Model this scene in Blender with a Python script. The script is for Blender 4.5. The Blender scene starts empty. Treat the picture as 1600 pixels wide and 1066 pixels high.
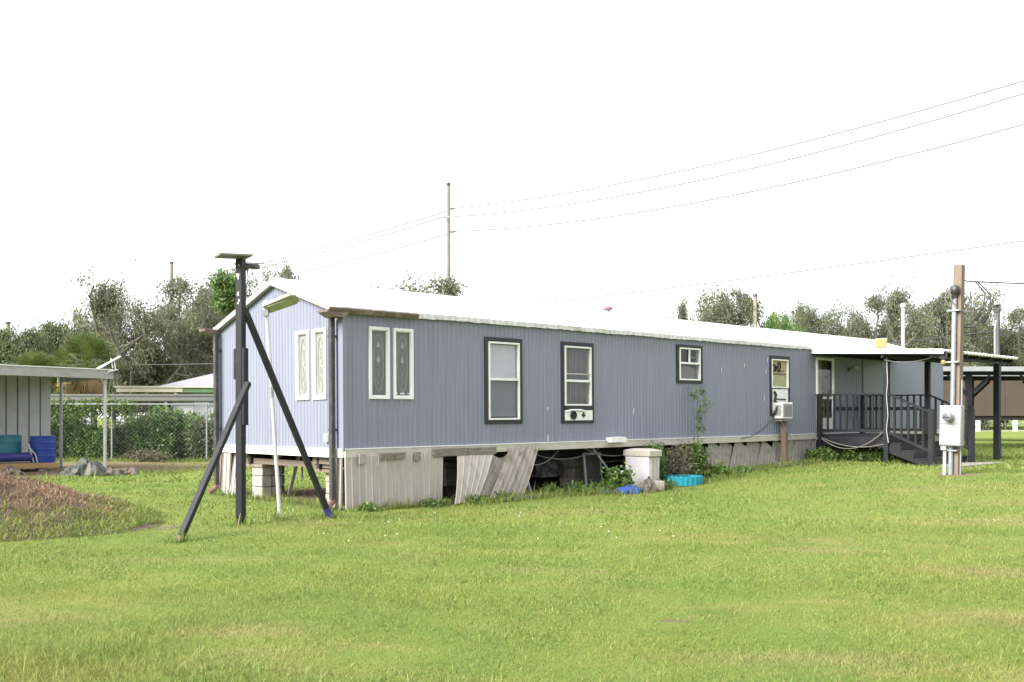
import bpy, math, random
import numpy as np
from mathutils import Vector, Matrix, Euler
S = bpy.context.scene
COL = S.collection
R = math.radians
# ------------------------------------------------------------------ camera, sky, sun, exposure
cam = bpy.data.cameras.new('camera'); camo = bpy.data.objects.new('camera', cam); COL.objects.link(camo)
cam.sensor_width = 36.0; cam.lens = 1504/1600*36.0
cam.shift_y = 117/1600.0
cam.clip_end = 2000; cam.clip_start = 0.1
camo.location = (0, 0, 1.486); camo.rotation_euler = (R(90), 0, 0)
S.camera = camo
SUN_DIR = Vector((-0.80, -0.56, 0.66)).normalized()
W = bpy.data.worlds.new('World'); S.world = W; W.use_nodes = True
nt = W.node_tree; nt.nodes.clear()
out = nt.nodes.new('ShaderNodeOutputWorld'); bg = nt.nodes.new('ShaderNodeBackground')
sky = nt.nodes.new('ShaderNodeTexSky'); sky.sky_type = 'NISHITA'; sky.sun_disc = False
sky.sun_elevation = math.asin(SUN_DIR.z); sky.sun_rotation = math.atan2(SUN_DIR.x, SUN_DIR.y)
tc = nt.nodes.new('ShaderNodeTexCoord'); nz = nt.nodes.new('ShaderNodeTexNoise')
nz.inputs['Scale'].default_value = 3.0; nz.inputs['Detail'].default_value = 5
mr = nt.nodes.new('ShaderNodeMapRange'); mr.inputs[1].default_value = .25; mr.inputs[2].default_value = .45
mr.inputs[3].default_value = .80; mr.inputs[4].default_value = .96
mx = nt.nodes.new('ShaderNodeMix'); mx.data_type = 'RGBA'
mx.inputs[7].default_value = (4.4, 4.48, 4.65, 1)      # bright overcast cloud sheet
L = nt.links.new
L(tc.outputs['Generated'], nz.inputs['Vector']); L(nz.outputs['Fac'], mr.inputs[0]); L(mr.outputs[0], mx.inputs[0])
L(sky.outputs[0], mx.inputs[6]); L(mx.outputs[2], bg.inputs[0]); bg.inputs[1].default_value = 0.10
L(bg.outputs[0], out.inputs[0])
sl = bpy.data.lights.new('sun', 'SUN'); sl.energy = 2.6; sl.angle = R(34); sl.color = (1, .965, .90)
so = bpy.data.objects.new('sun', sl); COL.objects.link(so)
so.rotation_euler = SUN_DIR.to_track_quat('Z', 'Y').to_euler()
S.view_settings.view_transform = 'Standard'; S.view_settings.look = 'None'
S.view_settings.gamma = 1; S.view_settings.use_curve_mapping = False
S.view_settings.exposure = 2.0
S.render.engine = 'CYCLES'
S.cycles.max_bounces = 8; S.cycles.transparent_max_bounces = 24

rnd = random.Random(7)
# ------------------------------------------------------------------ frames
C0 = Vector((-2.63, 15.10, 0)); DX = Vector((.7334, .6796, 0)); EX = Vector((-.6796, .7334, 0))
YAW = math.atan2(.6796, .7334)
def gz(x, y):
    u = (x-C0.x)*DX.x + (y-C0.y)*DX.y
    t = min(1, max(0, (u-5)/8)); return .31*t*t*(3-2*t)
def w2(u, v, z=None):
    p = C0 + DX*u + EX*v
    p.z = gz(p.x, p.y) if z is None else z
    return p
# ------------------------------------------------------------------ materials
def srgb(*c): return tuple(c)+(1,)
MATS = {}
def mat(name, c1, c2=None, scale=6, rough=.6, bump=0., bscale=60, stretch=(1, 1, 1), metal=0, c3=None, s3=1.2, t3=(.5, .62), spec=.4, st3=(1, 1, 1), island=0., trans=0., coords='Object'):
    m = bpy.data.materials.new(name); m.use_nodes = True; n = m.node_tree; N = n.nodes.new; K = n.links.new
    b = n.nodes['Principled BSDF']; b.inputs['Roughness'].default_value = rough; b.inputs['Metallic'].default_value = metal
    b.inputs['Specular IOR Level'].default_value = spec
    tc = N('ShaderNodeTexCoord'); cout = tc.outputs[coords] if coords != 'World' else N('ShaderNodeNewGeometry').outputs['Position']
    def noise(sc, st, det=5, ro=.6):
        mp = N('ShaderNodeMapping'); mp.inputs['Scale'].default_value = st; K(cout, mp.inputs[0])
        t = N('ShaderNodeTexNoise'); t.inputs['Scale'].default_value = sc; t.inputs['Detail'].default_value = det; t.inputs['Roughness'].default_value = ro
        K(mp.outputs[0], t.inputs['Vector']); return t.outputs['Fac']
    def ramp(f, a, bb):
        r = N('ShaderNodeMapRange'); r.inputs[1].default_value = a; r.inputs[2].default_value = bb; K(f, r.inputs[0]); return r.outputs[0]
    def mix(f, a, bb, mode='MIX'):
        x = N('ShaderNodeMix'); x.data_type = 'RGBA'; x.blend_type = mode
        if isinstance(f, float): x.inputs[0].default_value = f
        else: K(f, x.inputs[0])
        for i, v in ((6, a), (7, bb)):
            if isinstance(v, tuple): x.inputs[i].default_value = v if len(v) == 4 else v+(1,)
            else: K(v, x.inputs[i])
        return x.outputs[2]
    col = c1+(1,)
    if c2: col = mix(ramp(noise(scale, stretch), .32, .68), c1, c2)
    if c3: col = mix(ramp(noise(s3, st3, 8, .65), *t3), col, c3)
    if island:
        g = N('ShaderNodeNewGeometry'); h = N('ShaderNodeHueSaturation')
        r = N('ShaderNodeMapRange'); r.inputs[3].default_value = 1-island; r.inputs[4].default_value = 1+island
        K(g.outputs['Random Per Island'], r.inputs[0]); K(r.outputs[0], h.inputs['Value'])
        r2 = N('ShaderNodeMapRange'); r2.inputs[3].default_value = .5-.035*island*2; r2.inputs[4].default_value = .5+.03*island*2
        mth = N('ShaderNodeMath'); mth.operation = 'FRACT'; m2 = N('ShaderNodeMath'); m2.operation = 'MULTIPLY'; m2.inputs[1].default_value = 37.7
        K(g.outputs['Random Per Island'], m2.inputs[0]); K(m2.outputs[0], mth.inputs[0]); K(mth.outputs[0], r2.inputs[0]); K(r2.outputs[0], h.inputs['Hue'])
        if isinstance(col, tuple): h.inputs['Color'].default_value = col
        else: K(col, h.inputs['Color'])
        col = h.outputs[0]
    if isinstance(col, tuple): b.inputs['Base Color'].default_value = col
    else: K(col, b.inputs['Base Color'])
    if bump:
        bp = N('ShaderNodeBump'); bp.inputs['Strength'].default_value = bump; bp.inputs['Distance'].default_value = .01
        K(noise(bscale, stretch, 3), bp.inputs['Height']); K(bp.outputs[0], b.inputs['Normal'])
    if trans:
        t = N('ShaderNodeBsdfTranslucent'); ms = N('ShaderNodeMixShader'); ms.inputs[0].default_value = trans
        if isinstance(col, tuple): t.inputs[0].default_value = col
        else: K(col, t.inputs[0])
        K(b.outputs[0], ms.inputs[1]); K(t.outputs[0], ms.inputs[2]); K(ms.outputs[0], n.nodes['Material Output'].inputs[0])
    MATS[name] = m; return m
def glass(name, tint, refl=.12, rough=.03):
    m = bpy.data.materials.new(name); m.use_nodes = True; n = m.node_tree; n.nodes.clear(); N = n.nodes.new; K = n.links.new
    o = N('ShaderNodeOutputMaterial'); t = N('ShaderNodeBsdfTransparent'); t.inputs[0].default_value = tint+(1,)
    g = N('ShaderNodeBsdfGlossy'); g.inputs['Roughness'].default_value = rough; g.inputs[0].default_value = (.9, .9, .9, 1)
    f = N('ShaderNodeLayerWeight'); f.inputs[0].default_value = .5; pw = N('ShaderNodeMath'); pw.operation = 'POWER'; pw.inputs[1].default_value = 5; K(f.outputs['Facing'], pw.inputs[0])
    a = N('ShaderNodeMath'); a.operation = 'MULTIPLY_ADD'; a.inputs[1].default_value = .9; a.inputs[2].default_value = .045+refl; a.use_clamp = True
    x = N('ShaderNodeMixShader'); K(pw.outputs[0], a.inputs[0]); K(a.outputs[0], x.inputs[0]); K(t.outputs[0], x.inputs[1]); K(g.outputs[0], x.inputs[2]); K(x.outputs[0], o.inputs[0])
    MATS[name] = m; return m
BLUE = mat('blue_siding', (.182, .192, .254), (.209, .219, .286), 2.0, .5, .05, 40, (6, 6, .35), c3=(.150, .158, .205), s3=1.6, t3=(.55, .8), st3=(3, 3, .3))
BLUEF = mat('blue_flat_panel', (.165, .185, .235), (.185, .205, .255), 1.6, .5, .04, 30, c3=(.18, .20, .25), t3=(.55, .8))
WHITE = mat('white_paint', (.74, .74, .73), (.66, .66, .65), 5, .5, .05, c3=(.5, .48, .43), s3=3, t3=(.6, .8))
ROOF = mat('white_roof_metal', (.78, .78, .77), (.72, .72, .71), 1.5, .45, c3=(.55, .53, .5), s3=.9, t3=(.64, .8))
DRIP = mat('drip_edge_metal', (.62, .61, .62), (.44, .43, .43), 9, .5, .1, c3=(.30, .28, .18), s3=1.1, t3=(.56, .72))
CREAM = mat('cream_trim', (.50, .47, .42), (.40, .36, .31), 4, .6, .15, 40, (1, 1, 4), c3=(.22, .18, .13), s3=2.2, t3=(.56, .75), st3=(.6, 1, 3))
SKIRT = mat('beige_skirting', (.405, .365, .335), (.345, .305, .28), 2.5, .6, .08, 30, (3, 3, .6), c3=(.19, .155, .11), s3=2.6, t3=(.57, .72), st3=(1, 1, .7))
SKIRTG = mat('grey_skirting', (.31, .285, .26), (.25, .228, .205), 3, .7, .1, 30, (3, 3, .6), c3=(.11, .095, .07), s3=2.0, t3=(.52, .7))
BLACK = mat('black_paint', (.013, .0135, .017), (.019, .019, .023), 5, .5, .2, 30, (1, 1, .2), spec=.25, c3=(.034, .033, .033), s3=7, t3=(.6, .72))
PORCH = mat('charcoal_porch_paint', (.015, .0155, .020), (.022, .022, .026), 5, .5, .15, 30, (1, 1, 1), spec=.2, c3=(.036, .033, .032), s3=5, t3=(.6, .75))
DTRIM = mat('dark_window_border', (.026, .022, .030), (.019, .017, .022), 8, .55, .2, 40)
WOOD = mat('weathered_wood', (.20, .155, .12), (.145, .112, .088), 3, .75, .35, 30, (8, 8, .5), c3=(.14, .10, .08), s3=4, t3=(.6, .7), st3=(4, 4, .3))
OLDW = mat('old_grey_board', (.25, .22, .18), (.13, .105, .085), 5, .8, .4, 30, (1, 5, 5), c3=(.07, .06, .05), s3=6, t3=(.6, .7))
PINE = mat('pine_board', (.42, .28, .13), (.34, .21, .09), 5, .7, .2, 30, (1, 6, 6))
BROWNG = mat('brown_gutter', (.16, .10, .085), (.12, .085, .075), 8, .5, .1, c3=(.22, .17, .14), s3=6)
DOWNS = mat('dark_downspout', (.036, .034, .036), (.052, .05, .05), 6, .4, .1, c3=(.085, .08, .08), s3=4)
REDB = mat('red_brown_elbow', (.20, .105, .095), (.15, .08, .075), 9, .5)
CONC = mat('concrete', (.36, .34, .30), (.27, .25, .225), 7, .85, .5, 60, c3=(.16, .145, .12), s3=3, t3=(.58, .74))
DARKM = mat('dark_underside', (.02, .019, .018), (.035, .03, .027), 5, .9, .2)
GALV = mat('galvanised_metal', (.32, .33, .35), (.26, .27, .29), 10, .4, .05, metal=.4)
METER = mat('light_grey_enamel', (.29, .28, .30), (.265, .255, .275), 3, .45, .03)
PVC = mat('white_pvc', (.52, .52, .52), (.43, .42, .41), 9, .4, .03, c3=(.36, .30, .24), s3=5, t3=(.6, .75))
GLASS = glass('window_glass', (.93, .94, .94), .0)
ETCH = mat('obscure_glass', (.13, .13, .125), (.10, .105, .105), 3, .22, .1, 80)
ETCHL = mat('obscure_glass_pale', (.26, .255, .25), (.22, .22, .22), 3, .22, .1, 80)
CAME = mat('glass_bevel', (.30, .30, .28), (.24, .24, .23), 6, .25)
BLIND = mat('blind_slat', (.62, .62, .66), (.56, .56, .60), 2, .55)
CURT = mat('lilac_grey_curtain', (.17, .145, .16), (.11, .10, .115), 4, .85, .2, 20, (14, 14, .6))
BOARD = mat('plywood_board', (.52, .39, .22), (.45, .35, .18), 3, .7, .1)
BOARD2 = mat('yellowed_board', (.40, .38, .16), (.30, .30, .14), 4, .7, .1)
INK = mat('black_marker', (.012, .012, .014))
RUBBER = mat('black_cable', (.02, .02, .022), rough=.5)
GREYC = mat('grey_cable', (.19, .18, .175), (.14, .13, .125), 10, .5)
POOLM = mat('turquoise_plastic', (.015, .27, .35), (.02, .23, .31), 5, .35)
BLUEB = mat('blue_barrel_plastic', (.012, .04, .27), (.02, .055, .30), 4, .45, .05, c3=(.10, .13, .26), s3=7, t3=(.62, .8))
TEALB = mat('teal_barrel_plastic', (.02, .15, .20), (.03, .17, .22), 4, .45, .05)
ROLLB = mat('blue_vinyl', (.035, .035, .20), (.045, .05, .22), 6, .4)
TARPB = mat('blue_tarp', (.02, .06, .24), (.035, .09, .30), 9, .5, .3, 40)
TARPG = mat('grey_green_tarp', (.085, .095, .078), (.05, .058, .05), 5, .7, .3, 40, c3=(.18, .17, .14), s3=4)
SHEDW = mat('white_shed_panel', (.50, .50, .53), (.44, .44, .47), 2, .5, .05, 20, (4, 4, .6), c3=(.36, .34, .33), s3=2, t3=(.56, .8))
SHEDF = mat('shed_fascia', (.33, .315, .32), (.28, .27, .27), 4, .5, .1, c3=(.28, .25, .22), s3=4)
SOFF = mat('brown_soffit', (.20, .16, .13), (.14, .12, .10), 5, .8)
LAMPP = mat('yellowed_diffuser', (.42, .43, .30), (.33, .34, .22), 8, .4)
AMBER = mat('yellow_lens', (.36, .28, .10), (.31, .23, .08), 7, .4)
BARK = mat('grey_bark', (.15, .135, .115), (.09, .08, .068), 5, .9, .6, 12, (3, 3, .7), c3=(.2, .19, .165), s3=4)
PALMT = mat('palm_trunk_bark', (.20, .16, .12), (.12, .095, .075), 8, .9, .5, 16)
LEAF = mat('oak_leaf', (.150, .168, .098), (.19, .20, .128), .8, .6, island=.26, trans=.45)
LEAFD = mat('dense_leaf', (.11, .142, .062), (.148, .18, .082), .9, .55, island=.35, trans=.35)
LEAFB = mat('bright_leaf', (.085, .165, .035), (.12, .19, .05), .9, .5, island=.3, trans=.3)
LEAFS = mat('shrub_leaf', (.085, .165, .038), (.13, .215, .06), 1.2, .5, island=.4, trans=.35)
LEAFW = mat('weed_leaf', (.085, .155, .030), (.12, .19, .045), 3, .5, island=.35, trans=.3)
DRYB = mat('dry_twigs', (.17, .145, .10), (.11, .098, .066), 5, .9, island=.35, trans=.1)
MOSS = mat('hanging_moss', (.13, .13, .105), (.10, .10, .08), 3, .9, island=.3, trans=.2)
PALML = mat('palm_frond', (.085, .125, .030), (.115, .15, .04), 1.5, .45, island=.3, trans=.25)
PALMD = mat('dead_frond', (.30, .20, .09), (.22, .15, .075), 3, .8, island=.3, trans=.2)
FLOWER = mat('white_petal', (.75, .75, .72))
POLE = mat('pale_concrete_pole', (.25, .22, .20), (.21, .185, .17), 3, .8, .1)
POLEW = mat('grey_wood_pole', (.28, .255, .21), (.22, .20, .165), 4, .85, .2)
NROOF = mat('pale_shingle', (.27, .26, .30), (.23, .22, .25), 3, .8)
NGREEN = mat('green_fascia', (.10, .20, .085), (.08, .16, .07), 4, .6)
NWALL = mat('pale_wall', (.46, .45, .50), (.40, .39, .43), 2, .7)
NCREAM = mat('cream_fascia', (.50, .47, .38), (.42, .39, .31), 3, .6)
NGREY = mat('grey_roof_edge', (.15, .15, .155), (.12, .12, .12), 5, .5, c3=(.14, .13, .1), s3=1.5)
TAN = mat('brown_panel', (.085, .062, .048), (.066, .049, .038), 1.5, .8, .1)
CPROOF = mat('dull_metal_roof', (.34, .35, .38), (.28, .29, .31), 4, .45, metal=.2)
GRAVEL = mat('pale_gravel', (.50, .46, .42), (.42, .38, .34), 12, .9, .4)
SOIL = mat('bare_soil', (.12, .095, .075), (.19, .155, .125), 6, .95, .6, 25, coords='World')
STRAW = mat('dead_grass', (.29, .20, .125), (.16, .11, .075), 1.5, .9, island=.45, trans=.15, coords='World')
# ------------------------------------------------------------------ mesh helpers
class MB:
    def __init__(s): s.v = []; s.f = []
    def add(s, vs, fs):
        o = len(s.v); s.v += [tuple(x) for x in vs]; s.f += [tuple(i+o for i in f) for f in fs]; return s
    def box(s, lo, hi, M=None):
        x0, y0, z0 = lo; x1, y1, z1 = hi
        vs = [Vector(p) for p in ((x0,y0,z0),(x1,y0,z0),(x1,y1,z0),(x0,y1,z0),(x0,y0,z1),(x1,y0,z1),(x1,y1,z1),(x0,y1,z1))]
        if M: vs = [M @ p for p in vs]
        s.add(vs, [(0,3,2,1),(4,5,6,7),(0,1,5,4),(1,2,6,5),(2,3,7,6),(3,0,4,7)]); return s
    def bar(s, p0, p1, w, t, up=(0, 0, 1)):
        p0 = Vector(p0); p1 = Vector(p1); d = (p1-p0); l = d.length; d.normalize(); u = Vector(up)
        if abs(d.dot(u)) > .98: u = Vector((1, 0, 0))
        a = d.cross(u).normalized(); b = a.cross(d)
        vs = []
        for p in (p0, p1):
            for i, j in ((-1,-1),(1,-1),(1,1),(-1,1)): vs.append(p + a*(i*w/2) + b*(j*t/2))
        s.add(vs, [(0,1,2,3),(7,6,5,4),(0,4,5,1),(1,5,6,2),(2,6,7,3),(3,7,4,0)]); return s
    def tube(s, pts, r, n=8, caps=True):
        pts = [Vector(p) for p in pts]; rs = r if isinstance(r, (list, tuple)) else [r]*len(pts)
        prev = None; rings = []
        for i, p in enumerate(pts):
            d = (pts[min(i+1, len(pts)-1)] - pts[max(i-1, 0)])
            d = d.normalized() if d.length > 1e-9 else Vector((0, 0, 1))
            if prev is None:
                a = d.cross(Vector((0, 0, 1)) if abs(d.z) < .9 else Vector((1, 0, 0))).normalized()
            else:
                a = (prev - d*prev.dot(d)); a = a.normalized() if a.length > 1e-6 else d.orthogonal().normalized()
            prev = a; b = d.cross(a)
            rings.append([p + (a*math.cos(2*math.pi*k/n) + b*math.sin(2*math.pi*k/n))*rs[i] for k in range(n)])
        vs = [q for rg in rings for q in rg]; fs = []
        for i in range(len(pts)-1):
            for k in range(n):
                fs.append((i*n+k, i*n+(k+1) % n, (i+1)*n+(k+1) % n, (i+1)*n+k))
        if caps:
            fs.append(tuple(range(n-1, -1, -1))); fs.append(tuple((len(pts)-1)*n+k for k in range(n)))
        s.add(vs, fs); return s
    def lathe(s, prof, n=24, c=(0, 0, 0)):
        vs = []; fs = []
        for (r, z) in prof:
            for k in range(n): vs.append((c[0]+r*math.cos(2*math.pi*k/n), c[1]+r*math.sin(2*math.pi*k/n), c[2]+z))
        for i in range(len(prof)-1):
            for k in range(n): fs.append((i*n+k, i*n+(k+1) % n, (i+1)*n+(k+1) % n, (i+1)*n+k))
        s.add(vs, fs); return s
    def prism(s, poly, axis, a, b):
        n = len(poly); mk = {0: lambda p, t: (t, p[0], p[1]), 1: lambda p, t: (p[0], t, p[1]), 2: lambda p, t: (p[0], p[1], t)}[axis]
        s.add([mk(p, a) for p in poly] + [mk(p, b) for p in poly],
              [tuple(range(n-1, -1, -1)), tuple(range(n, 2*n))] + [(i, (i+1) % n, n+(i+1) % n, n+i) for i in range(n)]); return s
    def build(s, name, m, parent=None, loc=None, rot=None, bevel=0, smooth=False):
        me = bpy.data.meshes.new(name); me.from_pydata(s.v, [], s.f)
        me.materials.append(m); me.update()
        fix = bpy_fix_normals(me)
        o = bpy.data.objects.new(name, me); COL.objects.link(o)
        if parent: o.parent = parent
        if loc is not None: o.location = loc
        if rot is not None: o.rotation_euler = rot
        if smooth: me.polygons.foreach_set('use_smooth', [True]*len(me.polygons))
        if bevel:
            bv = o.modifiers.new('bevel', 'BEVEL'); bv.width = bevel; bv.segments = 2; bv.limit_method = 'ANGLE'; bv.angle_limit = R(40)
        return o
import bmesh
def bpy_fix_normals(me):
    bm = bmesh.new(); bm.from_mesh(me); bmesh.ops.recalc_face_normals(bm, faces=bm.faces); bm.to_mesh(me); bm.free()
def tag(o, label=None, cat=None, group=None, kind=None):
    if label: o['label'] = label
    if cat: o['category'] = cat
    if group: o['group'] = group
    if kind: o['kind'] = kind
    return o
def thing(name, label, cat, loc, rz=0, group=None):
    o = bpy.data.objects.new(name, None); COL.objects.link(o); o.location = loc; o.rotation_euler = (0, 0, rz)
    o.empty_display_size = .2
    return tag(o, label, cat, group)
BOXC = {}
def piece(name, parent, size, m, loc, rot=(0, 0, 0), bevel=.004):
    k = (tuple(round(x, 4) for x in size), m.name)
    if k not in BOXC:
        b = MB().box([-x/2 for x in size], [x/2 for x in size])
        me = bpy.data.meshes.new(name); me.from_pydata(b.v, [], b.f)
        if bevel:
            bm = bmesh.new(); bm.from_mesh(me)
            bmesh.ops.bevel(bm, geom=bm.edges[:], offset=min(bevel, min(size)*.3), segments=1, affect='EDGES'); bm.to_mesh(me); bm.free()
        me.materials.append(m); BOXC[k] = me
    o = bpy.data.objects.new(name, BOXC[k]); COL.objects.link(o); o.parent = parent; o.location = loc; o.rotation_euler = rot
    return o
def barp(name, parent, p0, p1, w, t, m):
    """one board from p0 to p1 (w sideways, t in the upright direction)"""
    p0 = Vector(p0); p1 = Vector(p1); d = p1-p0; o = piece(name, parent, (d.length, w, t), m, (p0+p1)/2)
    d.normalize(); y = Vector((0, 0, 1)).cross(d)
    y = y.normalized() if y.length > 1e-4 else Vector((0, 1, 0))
    z = d.cross(y); o.rotation_euler = Matrix((d, y, z)).transposed().to_euler(); return o
def np_mesh(name, V, F, m, parent=None, loc=None):
    """V (n,3), F (k,3|4) arrays -> one mesh object"""
    me = bpy.data.meshes.new(name); V = np.asarray(V, np.float32); F = np.asarray(F, np.int32); k = F.shape[1]
    me.vertices.add(len(V)); me.vertices.foreach_set('co', V.ravel())
    me.loops.add(F.size); me.loops.foreach_set('vertex_index', F.ravel())
    me.polygons.add(len(F)); me.polygons.foreach_set('loop_start', np.arange(0, F.size, k, dtype=np.int32))
    me.polygons.foreach_set('loop_total', np.full(len(F), k, np.int32))
    me.update(calc_edges=True); me.validate()
    me.materials.append(m); o = bpy.data.objects.new(name, me); COL.objects.link(o)
    if parent: o.parent = parent
    if loc is not None: o.location = loc
    return o
def leaves(P, length, width, rng, droop=0., up=0., axis=None):
    """rhombic leaves at points P -> V, F"""
    n = len(P); a = rng.normal(size=(n, 3)) if axis is None else axis + rng.normal(size=(n, 3))*.35
    a[:, 2] += up - droop; a /= np.linalg.norm(a, axis=1)[:, None]
    t = rng.normal(size=(n, 3)); s = np.cross(a, t); s /= np.linalg.norm(s, axis=1)[:, None]+1e-9
    nn = np.cross(a, s)
    l = length*rng.uniform(.6, 1.35, n)[:, None]; w = width*rng.uniform(.7, 1.3, n)[:, None]
    V = np.stack([P, P + a*l*.5 + s*w*.5 + nn*l*.08, P + a*l, P + a*l*.5 - s*w*.5 + nn*l*.08], 1).reshape(-1, 3)
    F = np.arange(n*4).reshape(n, 4); return V, F
# ------------------------------------------------------------------ ground
def ell(x, y, cx, cy, rx, ry, ang=0):
    c, s = math.cos(ang), math.sin(ang); dx, dy = x-cx, y-cy
    return ((dx*c+dy*s)/rx)**2 + ((-dx*s+dy*c)/ry)**2
tp = w2(10.6, 2.1)
DIRT = [(tp.x, tp.y, 10.75, 2.05, YAW, 1.), (-11.6, 27.2, 2.6, 1.3, 0, .75), (-9.2, 28.2, 2.2, .45, 0.1, .8), (9.06, 19.62, .42, .30, 0, .95), (-12.4, 24.6, 2.4, 1.5, YAW, .95), (-10.9, 24.2, 1.4, .7, .3, .8),
        (-13.5, 29.5, 3.4, 1.0, 0, .8), (-2.4, 16.5, .9, .4, YAW+1.57, .7), (-11.5, 30.6, 5, .5, 0, .75), (-4.62, 12.9, .16, .3, 0, .8), (-10.7, 28.4, 3.0, 1.0, .05, .85), (1.2, 7.05, .13, .06, 0, .7)]
STRAWS = [(4.6, 9.1, 1.0, .35, .05, .8), (3.5, 10.6, .8, .28, 0, .6), (-1.84, 6.6, .5, .22, .1, .7), (6.7, 13.2, 1.4, .45, 0, .7), (2.2, 11.6, .9, .25, 0, .5), (5.2, 8.0, .8, .3, 0, .6), (1.8, 6.0, .8, .2, 0, .6), (.3, 9.4, .6, .2, 0, .5), (-3.2, 9.9, .9, .22, 0, .5), (1.0, 14.5, 1.6, .3, .3, .5), (8.5, 15.5, 1.5, .35, 0, .6), (3.6, 7.0, .8, .25, 0, .5), (-1.2, 11.2, .8, .2, 0, .4), (7.9, 17.6, 1.8, .35, .2, .5), (-11.3, 29.6, 4.2, 1.5, 0, 1.), (-9.4, 27.0, 1.8, .4, 0, .6)]
def grass_color_nodes(n, N, K, dark=1.):
    """world-position colour of the turf: fresh green, yellow green, straw patches"""
    g = N('ShaderNodeNewGeometry').outputs['Position']
    mp = N('ShaderNodeMapping'); mp.inputs['Scale'].default_value = (1, 1, 0); K(g, mp.inputs[0]); g = mp.outputs[0]
    def noise(sc, det=5, ro=.6, off=0, st=(1, 1, 1)):
        q = N('ShaderNodeMapping'); q.inputs['Scale'].default_value = st; q.inputs['Location'].default_value = (off, off*1.7, 0); K(g, q.inputs[0])
        t = N('ShaderNodeTexNoise'); t.inputs['Scale'].default_value = sc; t.inputs['Detail'].default_value = det; t.inputs['Roughness'].default_value = ro; K(q.outputs[0], t.inputs[0]); return t.outputs[0]
    def ramp(f, a, bb, c=0, d=1):
        r = N('ShaderNodeMapRange'); r.inputs[1].default_value = a; r.inputs[2].default_value = bb; r.inputs[3].default_value = c; r.inputs[4].default_value = d; K(f, r.inputs[0]); return r.outputs[0]
    def mix(f, a, bb):
        x = N('ShaderNodeMix'); x.data_type = 'RGBA'; K(f, x.inputs[0])
        for i, v in ((6, a), (7, bb)):
            if isinstance(v, tuple): x.inputs[i].default_value = tuple(c*dark for c in v)+(1,)
            else: K(v, x.inputs[i])
        return x.outputs[2]
    c = mix(ramp(noise(.45), .38, .62), (.152, .219, .048), (.215, .240, .060))
    c = mix(ramp(noise(1.7, 6, .7, 11), .45, .75), c, (.115, .185, .040))
    c = mix(ramp(noise(.8, 7, .72, 5, (.55, 1.3, 1)), .55, .72, 0, .8), c, (.330, .265, .12))
    c = mix(ramp(noise(9, 3, .6, 3), .35, .7, 0, .5), c, (.180, .240, .056))
    sp = N('ShaderNodeSeparateXYZ'); K(g, sp.inputs[0]); fine = noise(4, 6, .75, 21)
    def M(op, a, bb):
        x = N('ShaderNodeMath'); x.operation = op
        for i, v in ((0, a), (1, bb)):
            if isinstance(v, (int, float)): x.inputs[i].default_value = v
            else: K(v, x.inputs[i])
        return x.outputs[0]
    tot = None
    for (cx, cy, rx, ry, an, k) in STRAWS:
        a = M('DIVIDE', M('SUBTRACT', sp.outputs[0], cx), rx); bb = M('DIVIDE', M('SUBTRACT', sp.outputs[1], cy), ry)
        r = M('ADD', M('ADD', M('MULTIPLY', a, a), M('MULTIPLY', bb, bb)), M('MULTIPLY', M('SUBTRACT', fine, .5), 6.))
        mk = ramp(r, 1.6, -.6, 0, k*.75); tot = mk if tot is None else M('MAXIMUM', tot, mk)
    c = mix(tot, c, (.33, .25, .125))
    return c, noise, ramp, mix, g
def make_ground_mat():
    m = bpy.data.materials.new('lawn_ground'); m.use_nodes = True; n = m.node_tree; N = n.nodes.new; K = n.links.new; b = n.nodes['Principled BSDF']
    b.inputs['Roughness'].default_value = .95; b.inputs['Specular IOR Level'].default_value = .1
    c, noise, ramp, mix, g = grass_color_nodes(n, N, K, .97)
    sp = N('ShaderNodeSeparateXYZ'); K(g, sp.inputs[0])
    fine = noise(3.5, 6, .75, 2)
    def M(op, a, bb=None):
        x = N('ShaderNodeMath'); x.operation = op
        for i, v in ((0, a), (1, bb)):
            if v is None: continue
            if isinstance(v, (int, float)): x.inputs[i].default_value = v
            else: K(v, x.inputs[i])
        return x.outputs[0]
    tot = None
    for (cx, cy, rx, ry, an, k) in DIRT:
        cs, sn = math.cos(an), math.sin(an)
        dx = M('SUBTRACT', sp.outputs[0], cx); dy = M('SUBTRACT', sp.outputs[1], cy)
        a = M('DIVIDE', M('ADD', M('MULTIPLY', dx, cs), M('MULTIPLY', dy, sn)), rx)
        bb = M('DIVIDE', M('SUBTRACT', M('MULTIPLY', dy, cs), M('MULTIPLY', dx, sn)), ry)
        if rx > 8: r = M('MAXIMUM', M('ABSOLUTE', a), M('ABSOLUTE', bb)); r = M('POWER', r, 6)
        else: r = M('ADD', M('MULTIPLY', a, a), M('MULTIPLY', bb, bb))
        r = M('ADD', r, M('MULTIPLY', M('SUBTRACT', fine, .5), 1.6))
        mk = ramp(r, 1.2, .6, 0, k)
        tot = mk if tot is None else M('MAXIMUM', tot, mk)
    soil = mix(ramp(noise(7, 6, .7, 9), .35, .65), (.15, .11, .08), (.27, .20, .14))
    c = mix(tot, c, soil)
    K(c, b.inputs['Base Color'])
    bp = N('ShaderNodeBump'); bp.inputs['Strength'].default_value = .9; bp.inputs['Distance'].default_value = .05; K(noise(30, 5, .75, 1), bp.inputs['Height']); K(bp.outputs[0], b.inputs['Normal'])
    return m
GROUNDM = make_ground_mat()
def axis_pts(lo, hi, mid0, mid1, step, far):
    a = list(np.arange(mid0, mid1+1e-6, step)); x = mid0; s = step
    while x > lo: s *= far; x -= s; a.insert(0, x)
    x = mid1; s = step
    while x < hi: s *= far; x += s; a.append(x)
    return np.array(a)
gx = axis_pts(-400, 400, -18, 18, .5, 1.35); gy = axis_pts(-60, 500, 2, 45, .5, 1.35)
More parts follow.
